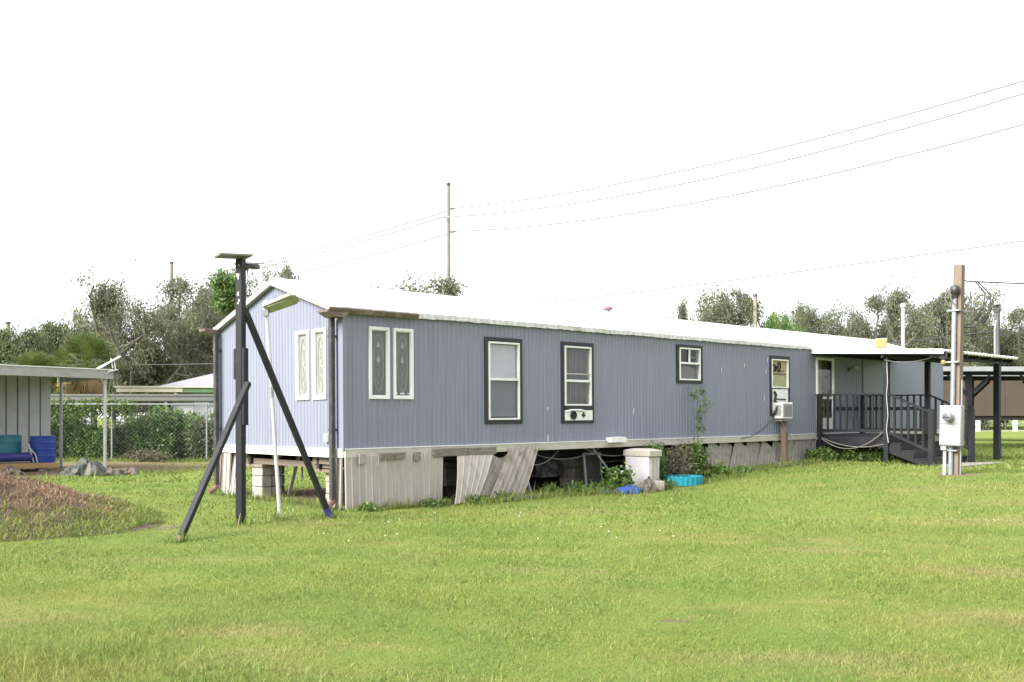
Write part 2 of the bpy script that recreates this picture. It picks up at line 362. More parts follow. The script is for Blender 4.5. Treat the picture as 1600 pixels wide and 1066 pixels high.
def fine_z(x, y): return .018*math.sin(x*1.3+.4*y)+.015*math.sin(y*1.9-x*.7)
V = [(x, y, gz(x, y) + fine_z(x, y)) for y in gy for x in gx]
nx = len(gx)
F = [(j*nx+i, j*nx+i+1, (j+1)*nx+i+1, (j+1)*nx+i) for j in range(len(gy)-1) for i in range(nx-1)]
g = np_mesh('lawn', V, F, GROUNDM); tag(g, kind='structure'); g['label'] = 'mown green lawn with straw coloured patches'
g.data.polygons.foreach_set('use_smooth', [True]*len(F))
# ------------------------------------------------------------------ the trailer home
T = thing('mobile_home', 'long blue-grey corrugated mobile home with white roof raised on concrete blocks', 'mobile home', (C0.x, C0.y, 0))
T.rotation_euler = (-.0044, -.0045, YAW)
LEN, WID, ZB, ZE, ZR = 21.87, 4.25, .95, 3.13, 3.80
PITCH = .1016; RD = .009
def rib_profile(length, pitch=PITCH):
    pts = []; x = 0
    while x < length:
        for f_, o_ in ((0, 0), (.58, 0), (.66, 1), (.90, 1), (.98, 0)):
            q = x + f_*pitch
            if q < length: pts.append((q, o_*RD))
        x += pitch
    pts.append((length, 0)); return pts
def ribbed_wall(length, openings, top, zb, to3):
    """sheet metal wall with real ribs and real openings; to3(u, out, z)"""
    prof = rib_profile(length); us = [p[0] for p in prof]
    def off(u):
        for (a, oa), (b, ob) in zip(prof, prof[1:]):
            if a <= u <= b: return oa + (ob-oa)*(u-a)/max(b-a, 1e-9)
        return 0
    for (a, b, z0, z1) in openings: us += [a, b]
    us = sorted(set(round(u, 4) for u in us)); mb = MB()
    for a, b in zip(us, us[1:]):
        mid = (a+b)/2; cut = sorted((z0, z1) for (o0, o1, z0, z1) in openings if o0 < mid < o1)
        z = zb; spans = []
        for (c0, c1) in cut: spans.append((z, c0)); z = c1
        spans.append((z, None))
        oa, ob = off(a), off(b)
        for (s0, s1) in spans:
            t0 = top(a) if s1 is None else s1; t1 = top(b) if s1 is None else s1
            mb.add([to3(a, oa, s0), to3(b, ob, s0), to3(b, ob, t1), to3(a, oa, t0)], [(0, 1, 2, 3)])
    return mb
W1 = (2.92, 3.84, 1.33, 2.88); W2 = (4.87, 5.78, 1.32, 2.89); W3 = (8.45, 9.37, 2.16, 3.00); W4 = (12.12, 12.98, 1.42, 2.90)
SL1 = (.47, .87, 1.755, 2.92); SL2 = (.945, 1.35, 1.755, 2.92); DOOR = (14.28, 15.16, 1.01, 2.93)
E1 = (.99, 1.42, 1.755, 2.90); E2 = (.47, .88, 1.755, 2.90)
def inset(w, a): return (w[0]+a, w[1]-a, w[2]+a, w[3]-a)
ops = [inset(w, .05) for w in (W1, W2, W3, W4)] + [inset(w, .02) for w in (SL1, SL2)] + [inset(DOOR, .03)]
def fixn(o): return o
wl = ribbed_wall(LEN, ops, lambda u: ZE, ZB, lambda u, o, z: (u, -o, z)).build('wall', BLUE, T); wl['label'] = 'long ribbed blue-grey front wall'
def gable(v): return ZE + (ZR-ZE)*(1-abs(v-WID/2)/(WID/2))
we = ribbed_wall(WID, [inset(w, .02) for w in (E1, E2)], gable, ZB, lambda v, o, z: (-o, v, z)).build('wall', BLUE, T); we['label'] = 'ribbed gable end wall'
ribbed_wall(LEN, [], lambda u: ZE, ZB, lambda u, o, z: (u, WID+o, z)).build('wall', BLUE, T)
ribbed_wall(WID, [], gable, ZB, lambda v, o, z: (LEN+o, v, z)).build('wall', BLUE, T)
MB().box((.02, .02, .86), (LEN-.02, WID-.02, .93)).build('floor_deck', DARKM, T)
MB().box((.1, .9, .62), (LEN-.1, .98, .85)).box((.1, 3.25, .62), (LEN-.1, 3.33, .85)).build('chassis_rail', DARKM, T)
MB().tube([(9.6, .25, .42), (9.6, 4.0, .42)], .05).tube([(10.5, .25, .42), (10.5, 4.0, .42)], .05).build('axle', DARKM, T)
for u in (9.6, 10.5): MB().lathe([(.12, -.1), (.33, -.1), (.36, 0), (.33, .1), (.12, .1)], 20).build('tyre', DARKM, T, (u, .6, .42), (R(90), 0, 0))
# flat lighter panels at the far end
for k in range(4):
    u0 = 16.75 + k*1.28
    pc = MB().box((u0, -.030, ZB+.01), (u0+1.272, -.014, ZE-.02)).build('flat_panel', BLUEF, T)
# corner trims, base trim boards
MB().box((-.03, -.03, ZB), (.0, .105, ZE-.02)).box((.001, -.03, ZB), (.05, -.013, ZE-.02)).build('corner_trim', BLUE, T)
MB().box((-.03, WID-.09, ZB), (.0, WID+.03, ZE-.02)).build('corner_trim', BLUE, T)
k = 0; u = 0.
while u < LEN-.05:
    e = min(u+3.05, LEN); MB().box((u+.004, -.035, ZB-.125), (e-.004, .03, ZB+.004)).build('trim_board', CREAM, T, bevel=.004)
    MB().box((u+.004, -.045, ZB+.006), (e-.004, -.005, ZB+.022)).build('drip_strip', WHITE, T)
    u = e
MB().box((-.035, 0.004, ZB-.125), (.03, WID, ZB+.02)).build('trim_board', WHITE, T, bevel=.004)
# roof: two slopes with standing ribs
def slope(v0, v1, z0, z1):
    mb = MB(); a = -.09; b = LEN+.09; us = [a]; hs = [0]
    x = a
    while x < b-.25:
        for f_, h_ in ((.19, 0), (.20, .022), (.23, .022), (.24, 0)):
            us.append(x+f_); hs.append(h_)
        x += .2286
    us.append(b); hs.append(0)
    vs = []; fs = []
    for uu, hh in zip(us, hs): vs += [(uu, v0, z0+hh), (uu, v1, z1+hh)]
    for i in range(len(us)-1): fs.append((2*i, 2*i+2, 2*i+3, 2*i+1))
    n = len(vs); vs += [(a, v0, z0-.02), (b, v0, z0-.02), (b, v1, z1-.02), (a, v1, z1-.02)]
    fs.append((n, n+3, n+2, n+1)); mb.add(vs, fs); return mb
s_ = (ZR-ZE)/(WID/2); ov = .07
slope(-ov, WID/2, ZE-ov*s_+.045, ZR+.045).build('roof', ROOF, T)
slope(WID+ov, WID/2, ZE-ov*s_+.045, ZR+.045).build('roof', ROOF, T)
MB().tube([(-.1, WID/2, ZR+.055), (LEN+.1, WID/2, ZR+.055)], .035, 6).build('ridge_cap', ROOF, T)
# drip edge: scalloped, dirty
mb = MB(); n = 300; r0 = random.Random(3); vs = []; fs = []
for i in range(n+1):
    uu = -.09 + (LEN+.18)*i/n; j = r0.uniform(-.008, .008) + .004*math.sin(i*.21)
    w = .008*(i % 2)
    vs += [(uu, -ov-.002-w, ZE+.065+j*.4), (uu, -ov-.004-w, ZE-.022+j), (uu, -.014, ZE-.022+j)]
    if i: a = 3*(i-1); fs += [(a, a+3, a+4, a+1), (a+1, a+4, a+5, a+2)]
mb.add(vs, fs); mb.build('drip_edge', DRIP, T)
MB().box((-.09, WID+ov, ZE-.02), (LEN+.09, WID+ov+.01, ZE+.05)).build('drip_edge', DRIP, T)
for sgn in (0, 1):
    v0, v1 = ((-ov, WID/2) if not sgn else (WID+ov, WID/2))
    m_ = MB(); m_.add([(-.10, v0, ZE-ov*s_-.05), (-.10, v1, ZR-.05), (-.10, v1, ZR+.05), (-.10, v0, ZE-ov*s_+.05),
             (-.02, v0, ZE-ov*s_-.05), (-.02, v1, ZR-.05), (-.02, v1, ZR+.05), (-.02, v0, ZE-ov*s_+.05)],
             [(0, 1, 2, 3), (7, 6, 5, 4), (0, 4, 5, 1), (3, 2, 6, 7), (0, 3, 7, 4)])
    m_.build('rake_trim', SHEDF, T)
# gutters and downspouts
def gutter(u0, u1, v, side):
    prof = [(0, 0), (-.05, 0), (-.07, .03), (-.085, .06), (-.085, .078), (-.076, .078), (-.074, .062), (-.06, .034), (-.045, .01), (0, .01)]
    return MB().prism([(v+side*p[0], 3.085+p[1]) for p in prof], 0, u0, u1)
gt = gutter(-.34, 1.38, -.072, 1).build('gutter', BROWNG, T)
MB().prism([(-.22, 3.02), (-.06, 3.02), (.02, 3.08), (.02, 3.125), (-.36, 3.125), (-.36, 3.09)], 1, -.13, .16).build('gutter_outlet', BROWNG, gt)
gt2 = gutter(-.34, 3.0, WID+.072, -1).build('gutter', BROWNG, T)
MB().prism([(-.20, 3.02), (-.06, 3.02), (.0, 3.08), (.0, 3.125), (-.34, 3.125), (-.34, 3.09)], 1, WID-.10, WID+.14).build('gutter_outlet', BROWNG, gt2)
for v, zb in ((.17, .16), (WID-.07, .20)):
    ds = MB().box((-.145, v-.045, zb), (-.065, v+.045, 3.06)).build('downspout', DOWNS, T, bevel=.012)
    MB().tube([(-.105, v, zb+.04), (-.105, v, zb-.02), (-.20, v, zb-.10), (-.26, v, zb-.115)], .05, 8).build('elbow', REDB, ds)
    for z in (1.25, 2.72): MB().box((-.15, v-.05, z), (-.0, v+.05, z+.035)).build('strap', DOWNS, ds)
# windows -----------------------------------------------------------
def frame_rects(w, t, y0, y1, mb=None):
    mb = mb or MB(); a, b, c, d = w
    mb.box((a, y0, c), (b, y1, c+t)); mb.box((a, y0, d-t), (b, y1, d)); mb.box((a, y0, c+t), (a+t, y1, d-t)); mb.box((b-t, y0, c+t), (b, y1, d-t)); return mb
def recess(w, depth, m, parent, name='jamb'):
    a, b, c, d = w; mb = MB(); x = .015
    for lo, hi in (((a, -.01, c), (a+x, depth, d)), ((b-x, -.01, c), (b, depth, d)), ((a+x, -.01, c), (b-x, depth, c+x)), ((a+x, -.01, d-x), (b-x, depth, d))): mb.box(lo, hi)
    return mb.build(name, m, parent)
def win(w, border, lab):
    o = frame_rects(w, border, -.034, .0).build('window', DTRIM, T, bevel=.003); o['label'] = lab
    return o
def sash(par, w, zmid=None, y=-.045):
    frame_rects(w, .032, y, .02).build('frame', WHITE, par, bevel=.004)
    if zmid: MB().box((w[0]+.033, y+.004, zmid-.022), (w[1]-.033, .02, zmid+.022)).build('meeting_rail', WHITE, par, bevel=.004)
    MB().add([(w[0]+.03, .006, w[2]+.03), (w[1]-.03, .006, w[2]+.03), (w[1]-.03, .006, w[3]-.03), (w[0]+.03, .006, w[3]-.03)], [(0, 1, 2, 3)]).build('pane', GLASS, par)
def backing(par, w, y, m=DARKM): return MB().box((w[0]-.02, y, w[2]-.02), (w[1]+.02, y+.01, w[3]+.02)).build('dark_room_sheet', m, par)  # near-black sheet behind the glass, its colour stands in for the unlit room
# window 1: blinds
I1 = (3.01, 3.765, 1.40, 2.80)
o = win(W1, .07, 'tall window with closed white blinds'); sash(o, I1, 2.13)
recess(inset(W1, .05), .10, WHITE, o); backing(o, I1, .16)
mb = MB(); z = 1.46
while z < 2.74:
    mb.add([(I1[0]+.04, .022, z), (I1[1]-.04, .022, z), (I1[1]-.04, .036, z+.0215), (I1[0]+.04, .036, z+.0215)], [(0, 1, 2, 3)]); z += .022
mb.build('blind', BLIND, o)
MB().add([(I1[0]+.03, -.008, 1.432), (I1[1]-.03, -.008, 1.432), (I1[1]-.03, -.008, 2.105), (I1[0]+.03, -.008, 2.105)], [(0, 1, 2, 3)]).build('insect_screen', glass('screen_mesh', (.62, .62, .64), .0, .5), o)
# window 2: curtain, board below
I2 = (4.955, 5.705, 1.66, 2.81)
o = win(W2, .07, 'tall window with drawn curtain above a patched vent board'); sash(o, I2, 2.14)
recess((I2[0]-.02, I2[1]+.02, 1.62, 2.84), .12, WHITE, o)
mb = MB(); vs = []; fs = []
for i in range(61):
    uu = I2[0]+.03+.64*i/60; y = .055+.016*math.sin(i*.9)+.009*math.sin(i*2.3); vs += [(uu, y, 1.66), (uu, y*.8+.02, 2.8)]
    if i: a = 2*(i-1); fs.append((a, a+2, a+3, a+1))
mb.add(vs, fs); mb.build('curtain', CURT, o); backing(o, I2, .22)
MB().box((I2[0]+.035, -.036, 2.265), (I2[1]-.035, -.02, 2.285)).build('bottom_rail', CREAM, o)
MB().box((4.945, -.055, 1.575), (5.725, .0, 1.650)).build('sill_board', DTRIM, o, bevel=.006)
vb = MB().box((4.955, -.052, 1.375), (5.715, -.005, 1.57)).build('vent_board', WHITE, o, bevel=.004)
MB().lathe([(.0, 0), (.075, 0), (.085, .012), (.085, .02)], 20).build('vent_hole', DARKM, vb, (5.16, -.053, 1.475), (R(90), 0, 0))
MB().box((5.40, -.060, 1.455), (5.50, -.053, 1.495)).box((5.43, -.062, 1.425), (5.465, -.0605, 1.53)).build('clip', INK, vb)
MB().tube([(4.93, -.062, 1.545), (5.10, -.066, 1.575), (5.35, -.066, 1.575), (5.50, -.062, 1.55)], .02, 6).build('foam_strip', WHITE, vb)
# window 3: small, divided top sash
I3 = (8.535, 9.285, 2.225, 2.935)
o = win(W3, .07, 'small square window with white sash'); sash(o, I3, 2.60); recess(inset(W3, .05), .10, WHITE, o); backing(o, I3, .30)
MB().box((8.885, -.035, 2.62), (8.915, .0, 2.905)).build('muntin', WHITE, o)
MB().add([(I3[0]+.04, .07, 2.25), (I3[1]-.04, .07, 2.25), (I3[1]-.04, .07, 2.50), (I3[0]+.3, .07, 2.56), (I3[0]+.04, .07, 2.45)], [(0, 1, 2, 3, 4)]).build('curtain', CURT, o)
# window 4: boarded, lettering, air conditioner opening
o = win(W4, .07, 'narrow boarded window with black scrawl above the air conditioner')
I4 = (12.165, 12.915, 2.11, 2.815); sash(o, I4); recess(inset(W4, .05), .10, WHITE, o); backing(o, W4, .22)
bd = MB().box((I4[0]+.035, .02, 2.47), (I4[1]-.035, .035, 2.785)).build('board', BOARD, o)
MB().box((I4[0]+.035, .022, 2.14), (I4[1]-.035, .034, 2.462)).build('board', BOARD2, o)
def stroke(mb, pts, r=.016): mb.tube([(12.21+x, -.004, 2.47+z) for x, z in pts], r, 6)
def oval(cx, cz, rx, rz, a0=0, a1=360, n=18, tilt=0.): return [(cx+rx*math.cos(R(a0+(a1-a0)*i/n))+tilt*rz*math.sin(R(a0+(a1-a0)*i/n)), cz+rz*math.sin(R(a0+(a1-a0)*i/n))) for i in range(n+1)]
mb = MB()
stroke(mb, oval(.085, .13, .065, .085, tilt=.15)); stroke(mb, [(.02, .03), (.10, .05)])
stroke(mb, [(.185, .05), (.20, .18), (.205, .11), (.235, .165), (.265, .17)]); stroke(mb, oval(.335, .155, .055, .115, 20, 400, tilt=.1))
stroke(mb, [(.40, .055), (.425, .06)], .012); stroke(mb, [(.49, .03), (.54, .09)], .009); stroke(mb, [(.02, -.005), (.3, -.012), (.64, -.008)], .011)
mb.build('scrawl', INK, bd)
pl = MB().box((12.19, -.03, 1.78), (12.90, .0, 2.085)).build('filler_panel', WHITE, o)
MB().box((12.19, -.028, 1.47), (12.90, -.004, 1.776)).build('filler_panel', WHITE, o)
mb = MB(); mb.tube([(12.24, -.05, 2.02), (12.30, -.07, 1.95), (12.25, -.06, 1.80), (12.33, -.1, 1.72), (12.27, -.1, 1.6), (12.22, -.06, 1.48)], .03, 6)
mb.tube([(12.30, -.06, 1.84), (12.75, -.05, 1.83)], .018, 6); mb.build('black_tape', RUBBER, o)
# sidelight windows
def sidelight(w, to, pane_m, lab, mark=False):
    a, b, c, d = w; o = MB()
    def bx(mb, lo, hi): mb.box(lo, hi); return mb
    fr = frame_rects(w, .05, -.034, .012); fr.v = [to(*p) for p in fr.v]
    o = fr.build('window', WHITE, T, bevel=.004); o['label'] = lab
    f2 = frame_rects((a+.05, b-.05, c+.05, d-.05), .012, -.012, .012); f2.v = [to(*p) for p in f2.v]; f2.build('glazing_bead', WHITE, o)
    pn = MB().box((a+.045, .014, c+.045), (b-.045, .022, d-.045)); pn.v = [to(*p) for p in pn.v]; pn.build('pane', pane_m, o)
    cx, cz = (a+b)/2, (c+d)/2; rx, rz = (b-a)/2-.10, (d-c)/2-.13
    mb = MB()
    for k, r in ((1., .007), (.72, .004)):
        pts = []
        for i in range(41):
            t = 2*math.pi*i/40; pts.append((cx+rx*k*math.copysign(abs(math.cos(t))**.8, math.cos(t)), .012, cz+(rz-(1-k)*.12)*math.copysign(abs(math.sin(t))**.9, math.sin(t))))
        mb.tube(pts, r, 5)
    for s in (-1, 1):
        mb.tube([(cx+s*.03*math.sin(j*.55), .012, cz-.34+.68*j/24) for j in range(25)], .005, 5)
    for zz in (.30, .06):
        mb.add([(cx-.04, .010, cz+zz-.03), (cx, .008, cz+zz-.05), (cx+.04, .010, cz+zz-.03), (cx, .010, cz+zz+.07)], [(0, 1, 2, 3)])
    mb.v = [to(*p) for p in mb.v]; mb.build('glass_ornament', CAME, o)
    if mark:
        mb = MB()
        for x, q in ((a+.085, .012), (a+.17, .022), (a+.20, .024), (a+.22, .018), (b-.09, .012)): mb.add([(x-q, .006, c+.085), (x+q, .006, c+.08), (x+q*.6, .006, c+.11), (x-q*.7, .006, c+.105)], [(0, 1, 2, 3)])
        mb.v = [to(*p) for p in mb.v]; mb.build('sticker_scraps', WHITE, o)
lw = lambda u, y, z: (u, y, z)
ew = lambda v, y, z: (y, v, z)
sidelight(SL1, lw, ETCH, 'narrow white framed decorative window nearer the corner'); sidelight(SL2, lw, ETCH, 'narrow white framed decorative window with white sticker scraps', True)
sidelight(E1, ew, ETCHL, 'left decorative window of the gable end'); sidelight(E2, ew, ETCHL, 'decorative window of the gable end nearer the downspout')
# door
a, b, c, d = DOOR
dr = frame_rects(DOOR, .06, -.04, .01).build('door', WHITE, T, bevel=.004); dr['label'] = 'white framed glazed storm door beside the porch rail'
MB().box((a+.06, -.012, c+.06), (b-.06, .0, c+.36)).build('kick_panel', WHITE, dr); MB().box((a+.06, -.012, c+.85), (b-.06, .0, c+.91)).build('mid_rail', WHITE, dr)
MB().add([(a+.06, .003, c+.36), (b-.06, .003, c+.36), (b-.06, .003, d-.06), (a+.06, .003, d-.06)], [(0, 1, 2, 3)]).build('pane', GLASS, dr)
MB().box((a+.06, .10, c), (b-.40, .12, d-.05)).build('inner_door', mat('olive_inner_door', (.20, .20, .12), (.15, .155, .09), 3), dr)
MB().box((b-.40, .10, c), (b-.05, .12, d-.05)).build('inner_curtain', mat('dark_olive_cloth', (.05, .055, .025), (.09, .09, .035), 6, .9, 0, 20, (9, 9, 1)), dr)
MB().tube([(b-.10, -.03, 1.95), (b-.10, -.06, 1.95), (b-.10, -.06, 2.09), (b-.10, -.03, 2.09)], .01, 6).build('handle', GALV, dr)
# porch wall lamp
wlm = MB().lathe([(0, 0), (.05, 0), (.05, .02), (.03, .04), (0, .04)], 14).build('wall_lamp', DOWNS, T, (15.95, -.016, 2.66), (R(90), 0, 0))
MB().tube([(0, 0, .03), (0, .05, .09), (.06, .05, .11)], .012, 6).build('arm', DOWNS, wlm)
MB().lathe([(.0, -.08), (.04, -.07), (.055, 0), (.045, .07), (0, .085)], 12, (.09, .05, .14)).build('globe', PVC, wlm)
# small house socket on the end wall, paint chips
MB().box((-.06, .46-.06, 1.07), (-.012, .46+.03, 1.20)).build('outdoor_socket', WHITE, T, bevel=.008)
mb = MB(); r1 = random.Random(5)
for (u, z) in ((11.02, 2.62), (12.0, 2.78), (11.93, 2.5), (11.86, 1.86), (4.5, 1.05), (7.0, 1.55), (4.5, 1.6), (10.1, 2.5)):
    hh = r1.uniform(.03, .07); mb.add([(u-.012, -.0155, z-hh), (u+.012, -.0155, z-hh*.8), (u+.015, -.0155, z+hh), (u-.006, -.0155, z+hh*.8)], [(0, 1, 2, 3)])
o = mb.build('paint_chip', WHITE, T); o['kind'] = 'stuff'
# roof vent
rv = MB().lathe([(.06, -.25), (.06, .12), (.0, .12)], 12).build('roof_vent', GALV, T, (8.9, 2.35, 3.86))
MB().lathe([(.11, 0), (.12, .05), (.0, .09)], 12, (0, 0, .12)).build('vent_cap', mat('rusty_cap', (.30, .14, .10), (.14, .15, .26), 5), rv)
# skirting ---------------------------------------------------------
SKM = {}
def skirt_mesh(w, h, m, notch=0):
    """vinyl skirting sheet w x h, board-and-groove profile, origin at bottom left, outside is -y"""
    key = (round(w, 3), round(h, 3), m.name, notch)
    if key in SKM: return SKM[key]
    prof = []; x = 0
    nb = max(1, round(w/.135)); p = w/nb
    for i in range(nb):
        for f_, o_ in ((0, .012), (.06, 0), (.80, 0), (.86, -.012), (.97, -.012)): prof.append((i*p+f_*p, o_))
    prof.append((w, .012)); vs = []; fs = []
    for (x, y) in prof: vs += [(x, y, 0), (x, y, h)]
    k = len(vs); vs += [(a, b+.006, c) for a, b, c in vs]
    for i in range(len(prof)-1):
        a = 2*i; fs += [(a, a+2, a+3, a+1), (k+a+1, k+a+3, k+a+2, k+a), (a+1, a+3, k+a+3, k+a+1)]
    fs += [(0, 1, k+1, k), (k-2, 2*k-2, 2*k-1, k-1)]
    me = bpy.data.meshes.new('skirting_panel'); me.from_pydata(vs, [], fs); me.materials.append(m); SKM[key] = me; return me
def skirt(w, h, m, loc, rot=(0, 0, 0), parent=T, label=None):
    o = bpy.data.objects.new('skirting_panel', skirt_mesh(w, h, m)); COL.objects.link(o); o.parent = parent; o.location = loc; o.rotation_euler = rot
    if label: o['label'] = label
    return o
for i, (u, w, b) in enumerate(((.0, .42, -.02), (.37, .40, -.055), (.76, .40, -.03), (1.15, .40, -.045), (1.5, .39, -.02))):
    skirt(w, .90, SKIRT, (u, -.05 - (.02 if i == 1 else 0.008*i), b), (R(-1.5), R((0, 0, .5, 1, 3.0)[i]), 0))
skirt(.28, .88, SKIRT, (-.03, .33, .0), (R(-2), 0, R(-90)), label='narrow corner skirting panel on the gable end')
for (v, w, rx, ry) in ((4.24, .42, -3, 0), (3.86, .34, -9, -6)):
    skirt(w, .86, SKIRT, (-.04, v, .02), (R(rx), R(ry), R(-90)), label='beige skirting panel at the far corner of the gable end')
# access covers / patches nailed on skirting
for (u, z, w, h, m) in ((.22, .72, .13, .16, SKIRTG), (.62, .775, .50, .11, OLDW), (1.30, .74, .13, .14, OLDW)):
    MB().box((u, -.105, z), (u+w, -.078, z+h)).build('patch_board', m, T, bevel=.005)
MB().box((1.72, -.10, .785), (2.46, -.055, .925)).build('patch_board', OLDW, T, rot=(0, 0, 0), bevel=.01)
MB().box((2.47, -.095, .79), (3.13, -.05, .92)).build('patch_board', OLDW, T, rot=(0, 0, 0), bevel=.01)
# dark corners / loose skirting further along
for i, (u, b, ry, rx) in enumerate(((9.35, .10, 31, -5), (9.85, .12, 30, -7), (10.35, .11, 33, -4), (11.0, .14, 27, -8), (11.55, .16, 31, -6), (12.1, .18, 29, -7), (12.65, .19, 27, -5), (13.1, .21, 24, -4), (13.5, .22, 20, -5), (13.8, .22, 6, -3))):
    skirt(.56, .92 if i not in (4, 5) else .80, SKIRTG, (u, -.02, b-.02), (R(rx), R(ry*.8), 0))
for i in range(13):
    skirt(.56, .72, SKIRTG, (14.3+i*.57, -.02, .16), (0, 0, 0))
for i in range(33): skirt(.57, .86, SKIRTG, (3.0+i*.57, WID+.03, .03), (0, 0, 0))  # unseen far-side skirting, added to block light and darken the space under the floor
# block piers and beam under the gable end
def block_stack(u, v, n, rz=0, top=None, tilt=0):
    t = thing('block_pier', '', 'block pier', w2(u, v), YAW+rz)
    for k in range(n):
        bl = piece('concrete_block', t, (.40, .195, .19), CONC, (0, -.1, .1+k*.20), (0, 0, R(rnd.uniform(-3, 3))), .01)
        piece('concrete_block', t, (.40, .195, .19), CONC, (0, .105, .1+k*.20), (0, 0, R(rnd.uniform(-3, 3))), .01)
    return t
t = block_stack(.35, 3.1, 3, R(90)); t['label'] = 'wide concrete block pier behind the black timber post'
t = block_stack(.55, 3.35, 3, R(90)); t['label'] = 'rear stack of concrete blocks beside the far corner skirting'
t = block_stack(.45, .75, 3, R(90)); t['label'] = 'concrete block pier by the near corner downspout'
t = block_stack(6.2, .95, 3, 0); t['label'] = 'concrete block pier in the dark gap beyond the fallen skirting'
t = block_stack(4.6, 3.1, 3, 0); t['label'] = 'concrete block pier deep in the shade under the floor'
t = block_stack(8.6, 1.3, 3, 0); t['label'] = 'concrete block pier in the shade behind the white bins'
bm_ = MB().box((.16, .55, .63), (.25, 3.9, .73)).build('support_beam', WOOD, T); bm_['label'] = 'long weathered timber beam under the gable end'
MB().box((.15, .35, .56), (.45, 1.1, .61)).build('shim_board', WOOD, T)
MB().box((.12, 2.85, .575), (.62, 3.6, .625)).build('shim_board', OLDW, T)
MB().bar((.5, 2.2, .84), (.6, 2.75, .05), .06, .02).bar((.7, 2.45, .8), (.55, 2.2, .35), .03, .03).bar((.9, 1.2, .8), (.8, 1.55, .1), .03, .03).build('tie_strap', GALV, T)
MB().box((.10, .5, .70), (.18, 1.1, .86)).build('rim_joist', OLDW, T)
MB().prism([(2.3, .86), (2.75, .86), (2.5, .66)], 0, .2, .25).build('torn_underlay', mat('torn_cloth', (.33, .28, .21), (.25, .2, .15), 5), T)
mb = MB(); r2 = random.Random(9)
for (u0, u1, v, dz) in ((3.7, 5.0, .15, .30), (4.1, 6.3, .22, .22), (5.6, 7.6, .12, .20), (2.0, 3.0, .3, .12)):
    mb.tube([(u0+(u1-u0)*i/12, v, .84-dz*4*(i/12)*(1-i/12)) for i in range(13)], .012, 5)
mb.build('hanging_wire', GREYC, T)
mb = MB().bar((5.95, .2, .84), (6.6, .1, .12), .03, .03).bar((3.98, .1, .5), (4.02, -.05, .02), .035, .035); mb.build('tie_rod', GALV, T)
# ---- loose leaning skirting panels (things of their own)
def lean(u, v, w, h, m, rx, ry, rz, z, lab, strip=False):
    p = w2(u, v); o = bpy.data.objects.new('loose_skirting_panel', skirt_mesh(w, h, m).copy()); COL.objects.link(o)
    o.data.name = 'loose_skirting_panel'
    o.location = (p.x, p.y, z); o.rotation_euler = Euler((R(rx), R(ry), YAW+R(rz)))
    tag(o, lab, 'skirting panel', 'loose skirting panels leaning against the home')
    if strip:
        MB().box((w-.13, -.02, h-.16), (w-.05, -.014, h-.03)).build('cut_patch', OLDW, o)
    return o
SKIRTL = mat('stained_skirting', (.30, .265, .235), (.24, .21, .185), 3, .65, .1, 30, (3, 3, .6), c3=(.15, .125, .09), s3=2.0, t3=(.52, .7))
def quad_panel(bl, br, tl, tr, nb, m, lab, notch=0., patch=False):
    bl, br, tl, tr = (w2(*c) for c in (bl, br, tl, tr)); og = bl.copy(); nrm = (br-bl).cross(tl-bl).normalized(); vs = []; prof = []
    for i in range(nb):
        for f_, o_ in ((0, -.012), (.06, 0), (.80, 0), (.86, .010), (.97, .010)): prof.append(((i+f_)/nb, o_))
    prof.append((1, -.012))
    R_ = 4
    for t, o_ in prof:
        p0 = bl.lerp(br, t); p1 = tl.lerp(tr, t)-Vector((0, 0, notch*math.sin(math.pi*t)))
        for r in range(R_+1): vs.append(p0.lerp(p1, r/R_)+nrm*(o_+.035*math.sin(math.pi*r/R_)*(1 if notch == 0 else .3))-og)
    n = len(prof); fs = [(i*(R_+1)+r, (i+1)*(R_+1)+r, (i+1)*(R_+1)+r+1, i*(R_+1)+r+1) for i in range(n-1) for r in range(R_)]
    mb = MB().add(vs, fs); o = mb.build('loose_skirting_panel', m, None, og)
    sd = o.modifiers.new('thickness', 'SOLIDIFY'); sd.thickness = .006
    tag(o, lab, 'skirting panel', 'loose skirting panels leaning against the home')
    if patch:
        c = tr-og+(br-tr)*.10; ex = (tl-tr).normalized(); ez = (br-tr).normalized()
        MB().add([c+ex*.02+nrm*.02, c+ex*.10+nrm*.02, c+ex*.10+ez*.16+nrm*.02, c+ex*.02+ez*.16+nrm*.02], [(0, 1, 2, 3)]).build('cut_patch', OLDW, o)
    return o
quad_panel((1.97, -.34, .0), (2.50, -.30, .04), (2.25, -.055, .88), (3.10, -.05, .86), 5, SKIRT, 'wide pale skirting panel tilted beside the first dark gap')
quad_panel((2.30, -.22, .12), (3.02, -.26, .09), (3.08, -.04, .80), (3.50, -.04, .86), 5, SKIRTL, 'stained skirting panel half hidden between two leaning panels', .10)
quad_panel((2.72, -.36, .05), (3.08, -.37, .02), (3.46, -.07, .90), (3.86, -.07, .93), 3, SKIRTL, 'brown streaked skirting panel leaning second from the big gap', 0, True)
quad_panel((3.06, -.34, .10), (3.52, -.36, .03), (3.82, -.055, .94), (4.22, -.055, .96), 4, SKIRTL, 'last leaning skirting panel right at the big dark gap', 0, True)
MB().box((0, -.03, 0), (2.3, .03, .05)).build('ground_edging', OLDW, None, w2(2.8, -.62, .03), (0, 0, YAW+R(2)))
tag(bpy.data.objects['ground_edging'], 'thin timber edging on the grass below the leaning panels', 'edging')
hz = [w2(9.2+i*.35, -.55-.05*math.sin(i*.9)) for i in range(14)]
tag(MB().tube([(p.x, p.y, p.z+.03) for p in hz], .018, 6).build('garden_hose', GREYC), 'grey pipe lying in the grass below the grey skirting', 'pipe')
